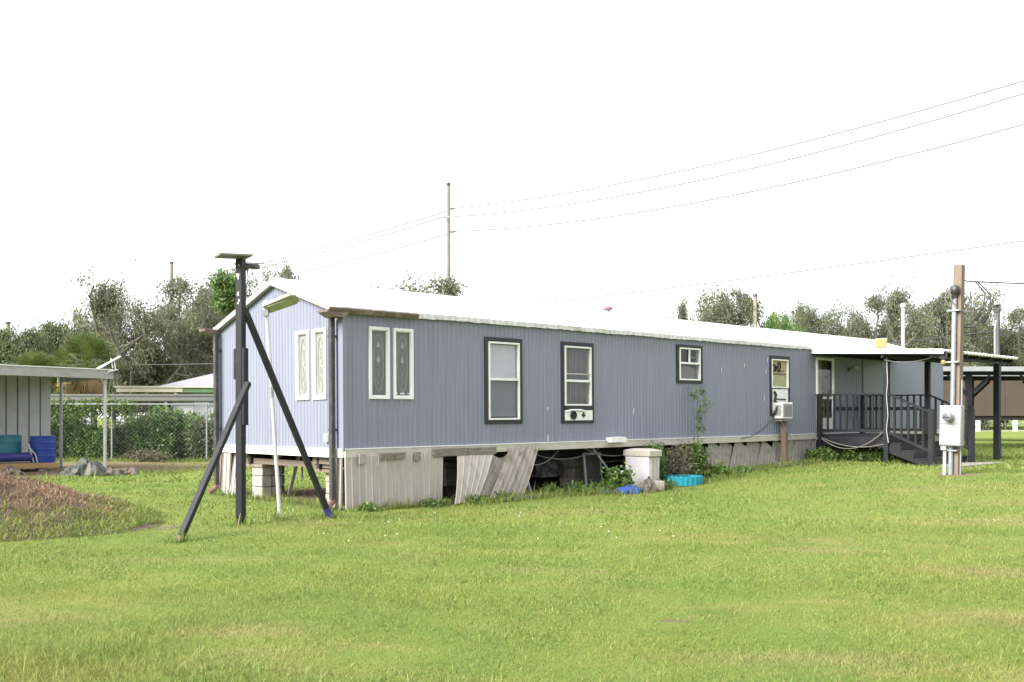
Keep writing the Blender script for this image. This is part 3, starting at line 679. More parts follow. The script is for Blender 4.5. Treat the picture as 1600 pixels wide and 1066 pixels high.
# ------------------------------------------------------------------ porch
PZ = .30
P = thing('porch', 'charcoal painted wooden porch with balusters, steps and a white metal roof', 'porch', w2(14.3, 0, PZ), YAW)
DK = 1.02-PZ
def pp(name, p0, p1, w, t, m=PORCH): return barp(name, P, p0, p1, w, t, m)
for i in range(13): piece('deck_board', P, (2.24, .138, .032), PORCH, (1.14, -.08-.1435*i, DK-.016+rnd.uniform(-.002, .002)))
pp('rim_beam', (.06, -.04, DK-.16), (.06, -1.80, DK-.16), .05, .24); pp('rim_beam', (2.22, -.04, DK-.16), (2.22, -1.80, DK-.16), .05, .24)
pp('rim_beam', (.04, -1.84, DK-.16), (2.24, -1.84, DK-.16), .05, .24)
for x in (.8, 1.5): pp('joist', (x, -.04, DK-.12), (x, -1.80, DK-.12), .04, .14)
def post(x, y, z1, s=.12, z0=-.05): return piece('post', P, (s, s, z1-z0), PORCH, (x, y, (z0+z1)/2), bevel=.006)
RT = 2.03-PZ; RFI = 3.14-PZ; RFO = 2.97-PZ
def roofz(y): return RFI + (RFO-RFI)*(-y/3.3)
post(.0, -.08, RT-.02); post(.0, -1.87, roofz(-1.87)-.16); post(2.26, -1.87, roofz(-1.87)-.16); post(2.26, -.08, RT-.02)
post(3.85, -3.0, roofz(-3.0)-.13, .15)
post(.9, -.9, DK-.28, .1); post(1.2, -1.75, DK-.28, .1)
for x in (.0, 2.26):
    pp('top_rail', (x, .0 if x else .04, RT), (x, -1.82, RT), .10, .035); pp('bottom_rail', (x, -.14, DK+.10), (x, -1.80, DK+.10), .045, .07)
    for i in range(9): piece('baluster', P, (.045, .045, RT-DK-.12), PORCH, (x, -.31-.172*i, (RT+DK+.10)/2))
pp('mid_rail', (2.30, -.14, DK+.66), (2.30, -1.80, DK+.66), .03, .09)
# back rail of the far bay, along the wall
pp('mid_rail', (.95, -.05, DK+.66), (2.2, -.05, DK+.66), .03, .09)
# steps
NST = 3; RUN = .33; ris = DK/(NST+1)
for k in range(NST):
    z = DK - ris*(k+1); y = -1.88-RUN*k
    piece('tread', P, (2.22, RUN+.03, .036), PORCH, (1.13, y-RUN/2, z-.018)); piece('riser', P, (2.16, .02, ris-.045), PORCH, (1.13, y-.012, z+ris/2-.018))
piece('riser', P, (2.16, .02, ris-.045), PORCH, (1.13, -1.88-RUN*NST-.005, ris/2-.018))
for x in (.02, 2.24):
    poly = [(-1.88, DK-.02)]
    for k in range(NST):
        z = DK-ris*(k+1); y = -1.88-RUN*k; poly += [(y, z-.037), (y-RUN, z-.037)]
    poly += [(-1.88-RUN*NST, 0.02), (-1.88-RUN*NST+.10, -.02), (-1.88, DK-.42)]
    MB().prism(poly, 0, x-.022, x+.022).build('stringer', PORCH, P)
YN = -2.97
for x in (-.02, 2.28):
    piece('newel_post', P, (.125, .125, 1.40), PORCH, (x, YN, .65), bevel=.006)
    if x > 1: piece('newel_post', P, (.10, .10, .1), PORCH, (x, YN, 1.40))
    pp('handrail', (x, -1.93, RT-.01), (x, YN+.06, 1.28), .085, .04); pp('bottom_rail', (x, -1.93, DK+.06), (x, YN+.06, .36), .05, .06)
    for i in range(5):
        t = (i+.8)/5.6; y = -1.93+(YN+.06+1.93)*t; zt = RT-.03+(1.28-RT+.02)*t; zb = DK+.09+(.36-DK-.06)*t
        piece('baluster', P, (.045, .045, zt-zb), PORCH, (x, y, (zt+zb)/2))
# porch roof
X0, X1 = -.30, 4.35
mb = MB(); xs = []; hs = []; x = X0
while x < X1-.001:
    for f_, h_ in ((0, 0), (.1, .0), (.13, .028), (.17, .028)):
        if x+f_ < X1: xs.append(x+f_); hs.append(h_)
    x += .2
vs = []; fs = []
for xx, hh in zip(xs, hs): vs += [(xx, .06, RFI+.035+hh), (xx, -3.36, RFO+.03+hh), (xx, -3.36, RFO-.005+hh), (xx, .06, RFI+hh)]
for i in range(len(xs)-1):
    for j in range(4): fs.append((4*i+j, 4*i+4+j, 4*i+4+(j+1) % 4, 4*i+(j+1) % 4))
mb.add(vs, fs); mb.build('porch_roof', WHITE, P)
fa = MB(); fa.add([(X0-.02, .0, RFI-.06), (X0-.02, -3.37, RFO-.055), (X0-.02, -3.37, RFO+.06), (X0-.02, .0, RFI+.06), (X0+.01, .0, RFI-.06), (X0+.01, -3.37, RFO-.055), (X0+.01, -3.37, RFO+.06), (X0+.01, .0, RFI+.06)],
    [(0, 1, 2, 3), (7, 6, 5, 4), (0, 4, 5, 1), (3, 2, 6, 7), (0, 3, 7, 4), (1, 5, 6, 2)]); fa.build('side_fascia', WHITE, P)
MB().box((X0+.03, -.10, RFI-.10), (X1-.1, -.045, RFI-.02)).build('ledger', PORCH, P)
pp('roof_beam', (X0+.05, -1.87, roofz(-1.87)-.085), (X1-.1, -1.87, roofz(-1.87)-.085), .07, .14); pp('roof_beam', (X0+.05, -3.05, roofz(-3.05)-.075), (X1-.1, -3.05, roofz(-3.05)-.075), .07, .14)
for x in np.linspace(X0+.12, X1-.2, 7): barp('rafter', P, (x, -.06, RFI-.045), (x, -3.28, RFO-.045), .04, .08, PORCH)
# mast standing behind the outer porch post, with a pale conduit
ms = thing('service_mast', 'dark weathered mast with pale conduit rising above the far porch corner', 'mast', w2(18.38, -2.91, .31), YAW)
MB().box((-.055, -.055, -.1), (.055, .055, 3.92)).build('mast_pole', mat('dark_weathered_timber', (.060, .056, .062), (.10, .09, .09), 4, .8, .3, 20, (3, 3, .4)), ms)
MB().tube([(-.075, .03, 0), (-.075, .03, 3.45), (-.065, .0, 3.7)], .018, 6).build('conduit', PVC, ms)
MB().lathe([(0, 3.92), (.09, 3.92), (.10, 4.0), (.05, 4.06), (.09, 4.10), (0, 4.14)], 8).build('insulator_head', DOWNS, ms)
slab = MB().box((.15, -3.55, -.06), (4.15, -1.9, .035)).build('patio_slab', CONC, None, w2(14.3, 0, PZ-.015), (0, 0, YAW)); tag(slab, kind='structure'); slab['label'] = 'thin concrete slab under the porch steps'
# lamps of the porch roof
fl = thing('flood_light', 'yellowed square flood light standing on the porch roof edge', 'flood light', w2(14.12, -1.82, 3.12), YAW+R(-90+25))
MB().box((-.135, -.05, 0), (.135, .05, .25)).build('housing', SHEDF, fl, bevel=.015); MB().box((-.115, -.058, .022), (.115, -.048, .228)).build('lens', AMBER, fl)
MB().bar((-.1, .05, .1), (-.55, .45, -.02), .05, .05).bar((-.1, .05, .05), (-.1, .12, -.08), .04, .03).build('bracket', GALV, fl)
f2 = thing('hanging_lamp', 'black lamp with amber bulb under the outer porch roof corner', 'lamp', w2(14.15, -3.30, 2.82), YAW)
MB().box((-.07, -.07, -.02), (.07, .07, .16)).build('housing', RUBBER, f2, bevel=.01); MB().lathe([(0, -.16), (.045, -.13), (.055, -.08), (.03, -.02), (0, -.02)], 12).build('bulb', AMBER, f2)
MB().tube([(0, 0, .15), (-.25, .2, .22), (-.45, .5, .12)], .02, 6).build('bracket', PVC, f2)
# cables on the porch
def cable(name, pts, r, m, lab, cat='cable'):
    return tag(MB().tube(pts, r, 6).build(name, m), lab, cat)
def sag(p0, p1, d, n=16): return [Vector(p0).lerp(Vector(p1), i/n) - Vector((0, 0, d*4*(i/n)*(1-i/n))) for i in range(n+1)]
pl_, pr_ = w2(14.26, -.16, .93), w2(14.26, -1.95, .84)
cable('cable', sag(pl_, pr_, .17), .012, GREYC, 'upper of two grey cables swagged below the porch deck')
cable('cable', sag(w2(14.26, -.16, .90), w2(14.26, -1.80, 1.10), .33), .012, GREYC, 'lower grey cable swagged below the porch deck')
cable('cable', [w2(14.23, -1.90, 2.92), w2(14.22, -1.93, 2.3), w2(14.22, -1.90, 2.0), w2(14.22, -1.94, 1.5), w2(14.22, -1.90, 1.15), w2(14.22, -1.95, .84)], .008, PVC, 'white cable running down the front porch post')
cable('cable', sag(w2(14.1, -1.9, 2.84), w2(14.15, -3.2, 2.9), .10), .007, GREYC, 'pale cable looping under the porch roof edge')
cable('cable', [w2(14.2, -.08, .93), w2(13.95, -.12, .78), w2(13.75, -.16, .5), w2(13.7, -.2, .33)], .014, GREYC, 'grey cable dropping from the porch to the ground')
for (x, y, rz, lab) in ((.8, -1.35, 24, 'upper loose board lying under the porch'), (.75, -1.5, 18, 'lower loose board lying under the porch')):
    o = MB().box((-.45, -.06, -.015), (.45, .06, .015)).build('loose_board', OLDW, None, w2(14.3+x, y, .42 if rz > 20 else .36), (0, R(18), YAW+R(rz-60))); tag(o, lab, 'board')
# ------------------------------------------------------------------ air conditioner and its prop
A = thing('air_conditioner', 'white window air conditioner propped on a timber post', 'air conditioner', w2(12.2, 0, 1.52), YAW)
MB().box((.07, -.24, -.10), (.54, -.02, .30)).build('casing', WHITE, A, bevel=.012)
gf = MB().box((.115, -.252, -.055), (.495, -.238, .255)).build('grille', METER, A)
for k in range(13): piece('louvre', gf, (.36, .012, .008), SHEDF, (.305, -.255, -.035+.021*k), bevel=0)
for k in range(6): piece('side_slot', A, (.004, .014, .26), DOWNS, (.068, -.205+.03*k, .10), bevel=0)
pt = thing('timber_prop', 'weathered timber post holding up the air conditioner', 'post', w2(12.50, -.16), YAW)
MB().box((-.06, -.06, -.1), (.06, .06, 1.05)).build('post', WOOD, pt, bevel=.006); MB().box((-.27, -.11, 1.05), (.27, .11, 1.09)).build('cap_board', OLDW, pt)
MB().box((-.25, -.2, .0), (.3, .12, .05)).build('footing_slab', CONC, pt)
cable('cable', [w2(12.3, -.1, 1.55), w2(12.35, -.2, 1.3), w2(12.55, -.3, .95), w2(12.6, -.28, .7)], .015, GREYC, 'grey cord from the air conditioner to its prop post')
cable('cable', [w2(12.15, -.05, 1.4), w2(11.7, -.05, 1.15), w2(11.2, -.05, 1.0), w2(10.8, -.05, .96)], .008, RUBBER, 'thin dark cord slanting down the blue wall left of the air conditioner')
# ------------------------------------------------------------------ bin, pool, junk by the skirting
B = thing('storage_bin', 'white plastic storage bin with beige lid by the skirting', 'storage bin', w2(6.6, -.75), YAW)
MB().prism([(.02, 0), (.33, 0), (.35, .64), (0, .64)], 1, .02, .63).build('bin_body', mat('bin_plastic', (.56, .55, .57), (.50, .49, .50), 4, .45, .03, c3=(.34, .32, .28), s3=3, t3=(.6, .8)), B, bevel=.015)
ld = MB(); ld.add([(-.02, -.02, .645), (.37, -.02, .645), (.37, .67, .645), (-.02, .67, .645), (-.02, -.02, .765), (.37, -.02, .765), (.37, .67, .765), (-.02, .67, .765), (.12, .15, .80), (.26, .15, .80), (.26, .5, .80), (.12, .5, .80)],
    [(3, 2, 1, 0), (0, 1, 5, 4), (1, 2, 6, 5), (2, 3, 7, 6), (3, 0, 4, 7), (4, 5, 9, 8), (5, 6, 10, 9), (6, 7, 11, 10), (7, 4, 8, 11), (8, 9, 10, 11)])
ld.build('lid', mat('beige_lid', (.47, .43, .38), (.41, .37, .33), 5, .5), B, bevel=.012)
mb = MB()
for k in range(3): mb.box((.06+.09*k, .008, .06), (.11+.09*k, .03, .60))
mb.build('rib', CREAM, B)
MB().box((.0, -.004, .628), (.35, .0, .64)).build('seam', SKIRTG, B)
o = MB().prism([(-.2, 0), (.25, 0), (.28, .08), (.2, .11), (-.2, .1)], 1, -.12, .12).build('plastic_tray', WHITE, None, w2(6.35, -.03, .955), (0, 0, YAW)); tag(o, 'white plastic tray stuck on the trim above the bin', 'tray')
pc = w2(7.62, -.80)
mb = MB(); n = 96; rings = [(0, .02), (.34, .02), (.37, .17), (.385, .185), (.40, .185), (.40, .17), (.385, .0), (0, 0)]
vs = []; fs = []
for (r, z) in rings:
    for k in range(n):
        q = r*(1+.022*math.cos(k*2*math.pi/n*24)*(1 if .1 < z < .18 or (z == 0 and r > 0) else .4)) if r else 0
        vs.append((q*math.cos(2*math.pi*k/n), q*math.sin(2*math.pi*k/n), z))
for i in range(len(rings)-1):
    for k in range(n): fs.append((i*n+k, i*n+(k+1) % n, (i+1)*n+(k+1) % n, (i+1)*n+k))
mb.add(vs, fs); tag(mb.build('paddling_pool', POOLM, None, (pc.x, pc.y, pc.z)), 'small round turquoise paddling pool with fluted side', 'paddling pool')
def hollow_block(loc, rz, lab):
    mb = MB(); mb.box((-.12, -.1, 0), (-.085, .1, .19)).box((.085, -.1, 0), (.12, .1, .19)).box((-.085, -.1, 0), (.085, -.07, .19)).box((-.085, .07, 0), (.085, .1, .19))
    return tag(mb.build('concrete_block', CONC, None, loc, (0, 0, rz), bevel=.008), lab, 'concrete block')
q = w2(6.50, -1.02); hollow_block((q.x, q.y, q.z), YAW+R(-35), 'loose hollow concrete block on the grass in front of the white bin')
def crumple(name, m, loc, sx, sy, sz, seed, lab, cat, rz=0, freq=1.):
    rr = random.Random(seed); ph = [rr.uniform(0, 6.28) for _ in range(12)]; n, k_ = 34, 22; vs = []; fs = []
    for j in range(k_+1):
        for i in range(n):
            a = 2*math.pi*i/n; t = j/k_
            rad = math.cos(t*math.pi/2)**.75 if j < k_ else 0
            h = math.sin(t*math.pi/2)**.85
            cr = 1+.16*math.sin(3*a*freq+ph[0]+4*t)+.10*math.sin(7*a+ph[1]-7*t)+.07*math.sin(11*a+ph[2]+11*t)+.05*math.sin(17*a+ph[3])
            hh = h*(1+.18*math.sin(2*a+ph[4])+.12*math.sin(5*a+ph[5]+6*t)) + .05*math.sin(9*a+13*t+ph[6])*(t > .05)
            vs.append((sx*rad*cr*math.cos(a), sy*rad*cr*math.sin(a), max(0, sz*hh)))
    for j in range(k_):
        for i in range(n): fs.append((j*n+i, j*n+(i+1) % n, (j+1)*n+(i+1) % n, (j+1)*n+i))
    mb = MB(); mb.add(vs, fs); return tag(mb.build(name, m, None, loc, (0, 0, rz)), lab, cat)
q = w2(5.85, -.86); crumple('crumpled_tarp', TARPB, (q.x, q.y, q.z-.01), .42, .22, .13, 4, 'crumpled blue tarp on the grass among the weeds', 'tarp', YAW)
q = w2(6.25, -1.0); crumple('debris_clump', mat('grey_brown_debris', (.19, .165, .135), (.11, .095, .08), 14, .95, .5, 40), (q.x, q.y, q.z-.01), .20, .15, .24, 8, 'grey-brown clump of debris between blue tarp and concrete block', 'debris', YAW, 1.6)
q = w2(5.25, -.75); crumple('cloth_heap', mat('dark_green_cloth', (.03, .05, .045), (.045, .07, .06), 9, .9, .3, 40), (q.x, q.y, q.z-.01), .24, .13, .10, 12, 'small dark green cloth heap left of the blue tarp', 'cloth', YAW)
fr = thing('screen_frame', 'old grey door screen frame propped in the dark gap left of the bin', 'frame', w2(5.80, .22), YAW+R(8)); fr.rotation_euler[0] = R(-6)
frame_rects((0, .62, 0, .74), .05, -.012, .012).build('frame', GALV, fr); MB().box((.05, -.002, .05), (.57, .002, .69)).build('mesh_panel', DARKM, fr)
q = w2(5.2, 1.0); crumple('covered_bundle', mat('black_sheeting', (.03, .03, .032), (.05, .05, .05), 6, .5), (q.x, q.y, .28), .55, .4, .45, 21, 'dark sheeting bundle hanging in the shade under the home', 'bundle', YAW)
# ------------------------------------------------------------------ black timber post with braces
BP = thing('braced_post', 'tall black timber post with two diagonal braces and a top plate', 'post', (-3.66, 12.99, 0), R(-22))
MB().box((-.050, -.050, -.1), (.050, .050, 3.60)).build('post', BLACK, BP, bevel=.006)
tpz = MB().box((-.21, -.21, 3.605), (.21, .21, 3.63)).build('top_plate', mat('greenish_plate', (.17, .17, .135), (.12, .12, .10), 6, .6), BP, rot=(R(2), R(-2), R(50)))
for k, (lo, hi) in enumerate((((.052, -.045, 1.36), (.088, .050, 2.40)), ((-.088, -.045, 1.98), (-.052, .045, 2.39)))): MB().box(lo, hi).build('splice_board', BLACK, BP, bevel=.004)
Mi = BP.matrix_basis.inverted() if False else (Matrix.Translation(BP.location) @ Euler(BP.rotation_euler).to_matrix().to_4x4()).inverted()
def bploc(x, y, z): return Mi @ Vector((x, y, z))
o = MB().bar(bploc(-3.62, 13.03, 2.93), bploc(-2.585, 13.78, -.02), .09, .07).build('brace', BLACK, BP, bevel=.005); o['label'] = 'long brace down to the right with blue painted foot'
p0, p1 = Vector((-2.585, 13.78, -.02)), Vector((-3.62, 13.03, 2.93)); dd = (p1-p0).normalized()
MB().bar(bploc(*(p0+dd*.03)), bploc(*(p0+dd*.20)), .093, .073).build('blue_foot', mat('blue_paint', (.035, .035, .21), (.03, .03, .14), 6, .5), o)
o = MB().bar(bploc(-3.53, 12.88, 1.93), bploc(-3.97, 11.46, -.02), .075, .065).build('brace', BLACK, BP, bevel=.005); o['label'] = 'shorter brace down to the left front'
p0, p1 = Vector((-3.97, 11.46, -.02)), Vector((-3.53, 12.88, 1.93)); dd = (p1-p0).normalized()
MB().bar(bploc(*(p0+dd*.0)), bploc(*(p0+dd*.075)), .077, .067).build('raw_wood_foot', WOOD, o)
mb = MB(); r3 = random.Random(2)
for z in (3.50, 3.36, 3.32, 3.13, 3.10, 3.02, 2.99): mb.box((-.02+r3.uniform(-.02, .02), -.0525, z), (.0+r3.uniform(0, .02), -.051, z+r3.uniform(.02, .05)))
mb.build('paper_scrap', PVC, BP)
mb = MB()
for z in (1.5, 1.75, 2.1, 2.3): mb.lathe([(0, 0), (.012, 0), (.012, .01), (0, .012)], 8, (.03, -.0, z))
cm = thing('security_camera', 'small dark bullet camera mounted near the top of the black post', 'camera', (-3.60, 12.93, 3.46), 0)
MB().tube([(0, 0, 0), (.06, -.01, .0)], .018, 8).build('mount', DOWNS, cm)
MB().tube([(.03, -.03, .035), (.22, -.075, .015)], .034, 12).build('camera_body', DOWNS, cm); MB().bar((.03, -.03, .078), (.26, -.085, .058), .07, .008).build('sun_hood', GALV, cm)
MB().tube([(.04, 0, 0), (.05, .02, -.12), (.02, .03, -.25)], .006, 5).build('cable', RUBBER, cm)
# ------------------------------------------------------------------ white lamp pole
LP = thing('lamp_pole', 'slim leaning white pipe pole with yellowed flood lamp head', 'street lamp', (-3.26, 13.55, 0))
MB().tube([(0, 0, -.1), (-.035, 0, .5), (-.075, .01, 1.05), (-.115, 0, 1.75), (-.155, -.01, 2.4), (-.205, 0, 3.02)], .026, 10).build('pole', PVC, LP)
MB().tube([(-.118, 0, 1.75), (-.128, 0, 1.9)], .032, 10).build('pipe_joint', GALV, LP)
MB().lathe([(0, 3.1), (.03, 3.08), (.05, 3.03), (.045, 2.98), (.03, 2.95), (0, 2.95)], 12, (-.205, 0, .02)).build('pole_cap', PVC, LP)
hd = MB()
hd.add([(-.02, -.10, .0), (.40, -.12, .02), (.47, -.08, .03), (.47, .08, .03), (.40, .12, .02), (-.02, .10, .0), (.02, -.09, .06), (.38, -.10, .085), (.42, 0, .085), (.38, .10, .085), (.02, .09, .06)],
       [(0, 5, 4, 3, 2, 1), (6, 7, 8, 9, 10), (0, 1, 7, 6), (1, 2, 8, 7), (2, 3, 8), (3, 4, 9, 8), (4, 5, 10, 9), (5, 0, 6, 10)])
hh_ = hd.build('lamp_head', mat('ivory_housing', (.40, .39, .30), (.34, .33, .24), 6, .4), LP, (-.19, 0, 2.98), (R(-24), R(-17), R(-6)))
MB().box((.04, -.08, -.016), (.37, .08, .0)).build('diffuser', LAMPP, hh_, (0, 0, -.004), (0, R(-2.6), 0), bevel=.005)
MB().box((-.04, -.04, -.05), (.04, .04, .03)).build('knuckle', GALV, LP, (-.20, -.02, 2.94))
# ------------------------------------------------------------------ meter post
MP = thing('meter_post', 'leaning timber power post with grey meter box and conduit', 'power post', (9.06, 19.67, gz(8.99, 19.67)-.02), YAW); MP.rotation_euler = (R(.75), R(.75), YAW)
MB().box((-.085, -.085, -.1), (.085, .085, 4.30)).build('timber_post', WOOD, MP, bevel=.008)
MB().tube([(-.13, .045, 0), (-.13, .045, .62)], .046, 10).tube([(-.13, .03, 1.42), (-.13, .03, 3.62)], .046, 12).build('conduit', GALV, MP)
wh = MB().lathe([(0, 0), (.05, 0), (.055, .1), (.085, .14), (.095, .2), (.07, .27), (0, .29)], 14).build('weatherhead', DOWNS, MP, (-.13, .04, 3.60), (R(8), R(-10), 0))
MB().tube([(-.2, .10, 3.8), (-.26, .14, 3.72), (-.25, .17, 3.6), (-.2, .1, 3.45), (-.1, -.02, 3.38), (.1, -.11, 3.36)], .014, 6).tube([(-.19, .06, 3.8), (-.25, .08, 3.75), (-.22, .05, 3.55), (-.13, -.02, 3.42), (.02, -.10, 3.35), (.1, -.2, 3.35)], .014, 6).build('service_wire', GREYC, MP)
MB().tube([(-.16, .155, -.05), (-.16, .155, .62)], .034, 10).build('ground_pipe', PVC, MP)
MB().tube([(-.08, -.13, -.05), (-.08, -.13, 1.95)], .014, 6).build('ground_rod', GALV, MP)
for z in (.5, 2.3, 3.35): MB().box((-.19, -.09, z), (-.08, .16, z+.03)).build('pipe_strap', GALV, MP)
bx = MB().box((-.28, -.21, .61), (-.12, .225, 1.43)).build('meter_box', METER, MP, bevel=.01)
MB().box((-.292, -.20, .63), (-.281, .215, 1.04)).build('lower_door', METER, bx, bevel=.004); MB().box((-.288, -.20, 1.055), (-.281, .215, 1.42)).build('upper_cover', METER, bx, bevel=.003)
MB().box((-.294, -.02, 1.005), (-.2925, .06, 1.025)).build('plate_label', WHITE, bx)
MB().box((-.29, .13, 1.36), (-.2885, .20, 1.395)).build('plate_label', WHITE, bx)
mt = MB().lathe([(0, .16), (.05, .165), (.085, .15), (.09, .03), (.105, .02), (.108, 0)], 28).build('meter', METER, bx, (-.289, .015, 1.20), (0, R(-90), 0), smooth=False)
MB().lathe([(0, .170), (.07, .168), (.086, .15), (.088, .05)], 28).build('meter_glass', glass('meter_dome', (.8, .8, .82), .1), mt)
MB().box((-.03, -.06, .166), (.0, .06, .1665)).build('dial', DOWNS, mt)
MB().box((-.24, .105, .52), (-.14, .205, .61)).build('pipe_hub', PVC, bx)
# service drop: heavy cable from the right
sp0 = Vector((9.20, 19.75, 4.27)); cable('service_cable', sag((9.07, 19.72, 4.30), (9.45, 19.8, 4.25), .01, 4) + sag((9.45, 19.8, 4.25), (26, 26, 5.6), .28, 20), .014, RUBBER, 'thick service cable coming in from the right to the meter post')
mb = MB(); mb.tube([(9.55, 19.82, 4.24), (9.75, 19.84, 4.02), (9.72, 19.84, 3.72), (9.45, 19.8, 3.38), (9.15, 19.7, 3.32)], .012, 6).tube([(9.6, 19.82, 4.24), (9.87, 19.84, 3.98), (9.85, 19.84, 3.64), (9.5, 19.8, 3.30), (9.15, 19.7, 3.30)], .012, 6)
for p in ((9.66, 19.84, 3.62), (9.80, 19.84, 3.56)): mb.tube([p, (p[0]-.10, p[1], p[2]-.16)], .035, 8)
tag(mb.build('drip_loop', RUBBER), 'pair of black drip loops with splice sleeves beside the meter post', 'cable')
# ------------------------------------------------------------------ left shed with barrels
SH = thing('open_shed', 'open sided metal shed with white panel wall and pale flat roof', 'shed', (-10.76, 25.40, 0), YAW)
RZ = 2.66
MB().box((-8.0, -.15, RZ-.0), (.12, 4.0, RZ+.05)).build('roof', ROOF, SH, rot=(0, R(.7), 0)); MB().box((-8.0, -.12, RZ-.035), (.1, 3.95, RZ-.003)).build('soffit', SOFF, SH, rot=(0, R(.7), 0))
MB().box((-8.0, -.19, RZ-.20), (.13, -.155, RZ+.03)).build('fascia', SHEDF, SH, rot=(0, R(.7), 0)); MB().box((.09, -.155, RZ-.19), (.125, 4.0, RZ+.03)).build('fascia', SHEDF, SH)
MB().box((-8.0, -.21, RZ+.032), (.14, -.13, RZ+.055)).build('drip_cap', WHITE, SH, rot=(0, R(.7), 0))
MB().tube([(0, -.05, -.1), (0, -.05, RZ-.04)], .042, 10).build('post', PVC, SH); MB().tube([(0.02, 3.45, -.1), (.02, 3.45, RZ-.04)], .045, 10).build('post', GALV, SH)
for k in range(18):
    x1 = -.20-k*.30; pnl = MB().box((x1-.282, 3.62, .25), (x1-.012, 3.66, RZ-.05)).build('wall_panel', SHEDW, SH, bevel=.006)
    MB().box((x1-.302, 3.635, .25), (x1-.280, 3.69, RZ-.05)).build('seam', DOWNS, pnl)
MB().box((-8, 3.70, .2), (-.2, 3.74, RZ-.05)).build('back_sheet', SHEDF, SH)
# broken gutter end at the shed corner
GE = thing('bent_gutter', 'bent white gutter piece sticking up at the shed roof corner', 'gutter', (-10.76, 25.30, 2.72), 0)
MB().bar((-.15, 0, .0), (.50, -.05, .33), .07, .035).build('flashing', WHITE, GE); MB().tube([(.27, 0, .02), (.22, 0, .28)], .015, 6).tube([(.34, 0, .0), (.30, 0, .26)], .015, 6).build('bracket', PVC, GE)
MB().bar((.02, -.02, -.22), (.20, -.02, -.06), .06, .04).bar((.18, -.02, -.06), (.42, -.04, -.02), .05, .03).build('arm', GALV, GE)
PL = thing('plank_platform', 'low platform of pine planks on blocks under the shed', 'platform', (-10.76, 25.40, 0), YAW)
for k in range(8): piece('plank', PL, (4.4, .19, .035), PINE if k in (0,) else OLDW, (-2.92, 1.46+.2*k, .215+rnd.uniform(-.004, .004)))
piece('edge_board', PL, (4.4, .04, .13), PINE, (-2.92, 1.33, .165)); piece('edge_board', PL, (4.4, .04, .13), PINE, (-2.92, 3.0, .165))
for x in (-1.1, -1.75, -2.5, -3.4, -4.6): piece('support_block', PL, (.19, .35, .12), CONC, (x, 1.55, .05))
piece('loose_plank', PL, (2.4, .16, .05), OLDW, (-2.6, 1.48, .26)); 
def barrel(x, y, r, h, m, lab):
    loc = Vector((-10.76, 25.40, 0)) + DX*x + EX*y; loc.z = .232
    t = thing('plastic_barrel', lab, 'barrel', loc, 0)
    pr = [(0, 0), (r*.94, 0), (r*.97, .03)]
    for k in range(1, 4): z = h*k/4; pr += [(r, z-.03), (r*1.02, z-.012), (r*1.02, z+.012), (r, z+.03)]
    pr += [(r*.98, h-.03), (r*1.0, h-.02), (r*1.0, h), (r*.95, h), (r*.93, h-.02), (0, h-.02)]
    MB().lathe(pr, 40).build('drum', m, t)
    MB().lathe([(r*1.0, h-.05), (r*1.025, h-.04), (r*1.025, h-.015), (r*1.0, h-.005)], 40).build('rim', m, t)
    MB().lathe([(0, h-.018), (.03, h-.018), (.03, h), (0, h)], 12, (r*.55, 0, 0)).build('bung', m, t); return t
barrel(-.99, 1.75, .315, .71, BLUEB, 'dark blue plastic barrel standing at the right end of the plank platform'); barrel(-1.72, 2.15, .30, .74, TEALB, 'teal plastic barrel behind the rolled vinyl')
def shl(x, y, z): q = Vector((-10.76, 25.40, 0)) + DX*x + EX*y; q.z = z; return q
mb = MB(); mb.tube([shl(-3.6, 1.62, .40), shl(-1.32, 1.62, .40)], .115, 20); 
for i in range(40): a0 = i*.5; 
mb.tube([shl(-3.6, 1.70, .42), shl(-1.30, 1.70, .42)], .085, 14)
tag(mb.build('vinyl_roll', ROLLB), 'rolled violet-blue vinyl sheet lying on the planks', 'vinyl roll')
tag(MB().bar(shl(-1.28, 1.55, .24), shl(-1.42, 1.55, .75), .05, .03).tube([shl(-1.20, 1.50, .235), shl(-1.25, 1.50, .45), shl(-1.38, 1.52, .62)], .02, 6).build('leaning_strip', PVC), 'white strip leaning between the vinyl roll and the blue barrel', 'strip')
crumple('covered_heap', TARPG, (-10.42, 23.55, -.02), .50, .34, .40, 5, 'grey-green tarpaulin crumpled over a heap by the shed post', 'tarp heap', .3)
for i, (x, y, s, lab) in enumerate(((-9.75, 24.5, .20, 'brown soil lump at the foot of the front shed post'), (-9.95, 23.9, .26, 'brown rubble lump right of the grey-green tarpaulin'), (-12.5, 24.0, .28, 'low grey rubble lump in front of the plank platform'))):
    crumple('rubble', SOIL, (x, y, -.02), s*1.3, s, s*.75, 30+i, lab, 'rubble', i)
# ------------------------------------------------------------------ dirt mound with dead grass
def mound_z(x, y):
    dx, dy = x+7.75, y-13.3
    r = math.sqrt((dx/3.1)**2+(dy/2.35)**2) * (1+.06*math.sin(3*math.atan2(dy, dx)+1)+.03*math.sin(7*math.atan2(dy, dx)))
    t = max(0, 1-r); return 1.0*(t**1.08)*(1-.25*t) + .02*math.sin(5*x+3*y)*min(1, 4*t) + .012*math.sin(11*x-7*y)*min(1, 4*t)
xs = np.arange(-11, -4.4, .12); ys = np.arange(10.7, 16, .12)
MMAT = bpy.data.materials.new('mound_soil'); MMAT.use_nodes = True
n_ = MMAT.node_tree; b_ = n_.nodes['Principled BSDF']; b_.inputs['Roughness'].default_value = 1
gm = n_.nodes.new('ShaderNodeNewGeometry'); nz_ = n_.nodes.new('ShaderNodeTexNoise'); nz_.inputs['Scale'].default_value = 9; nz_.inputs['Detail'].default_value = 8
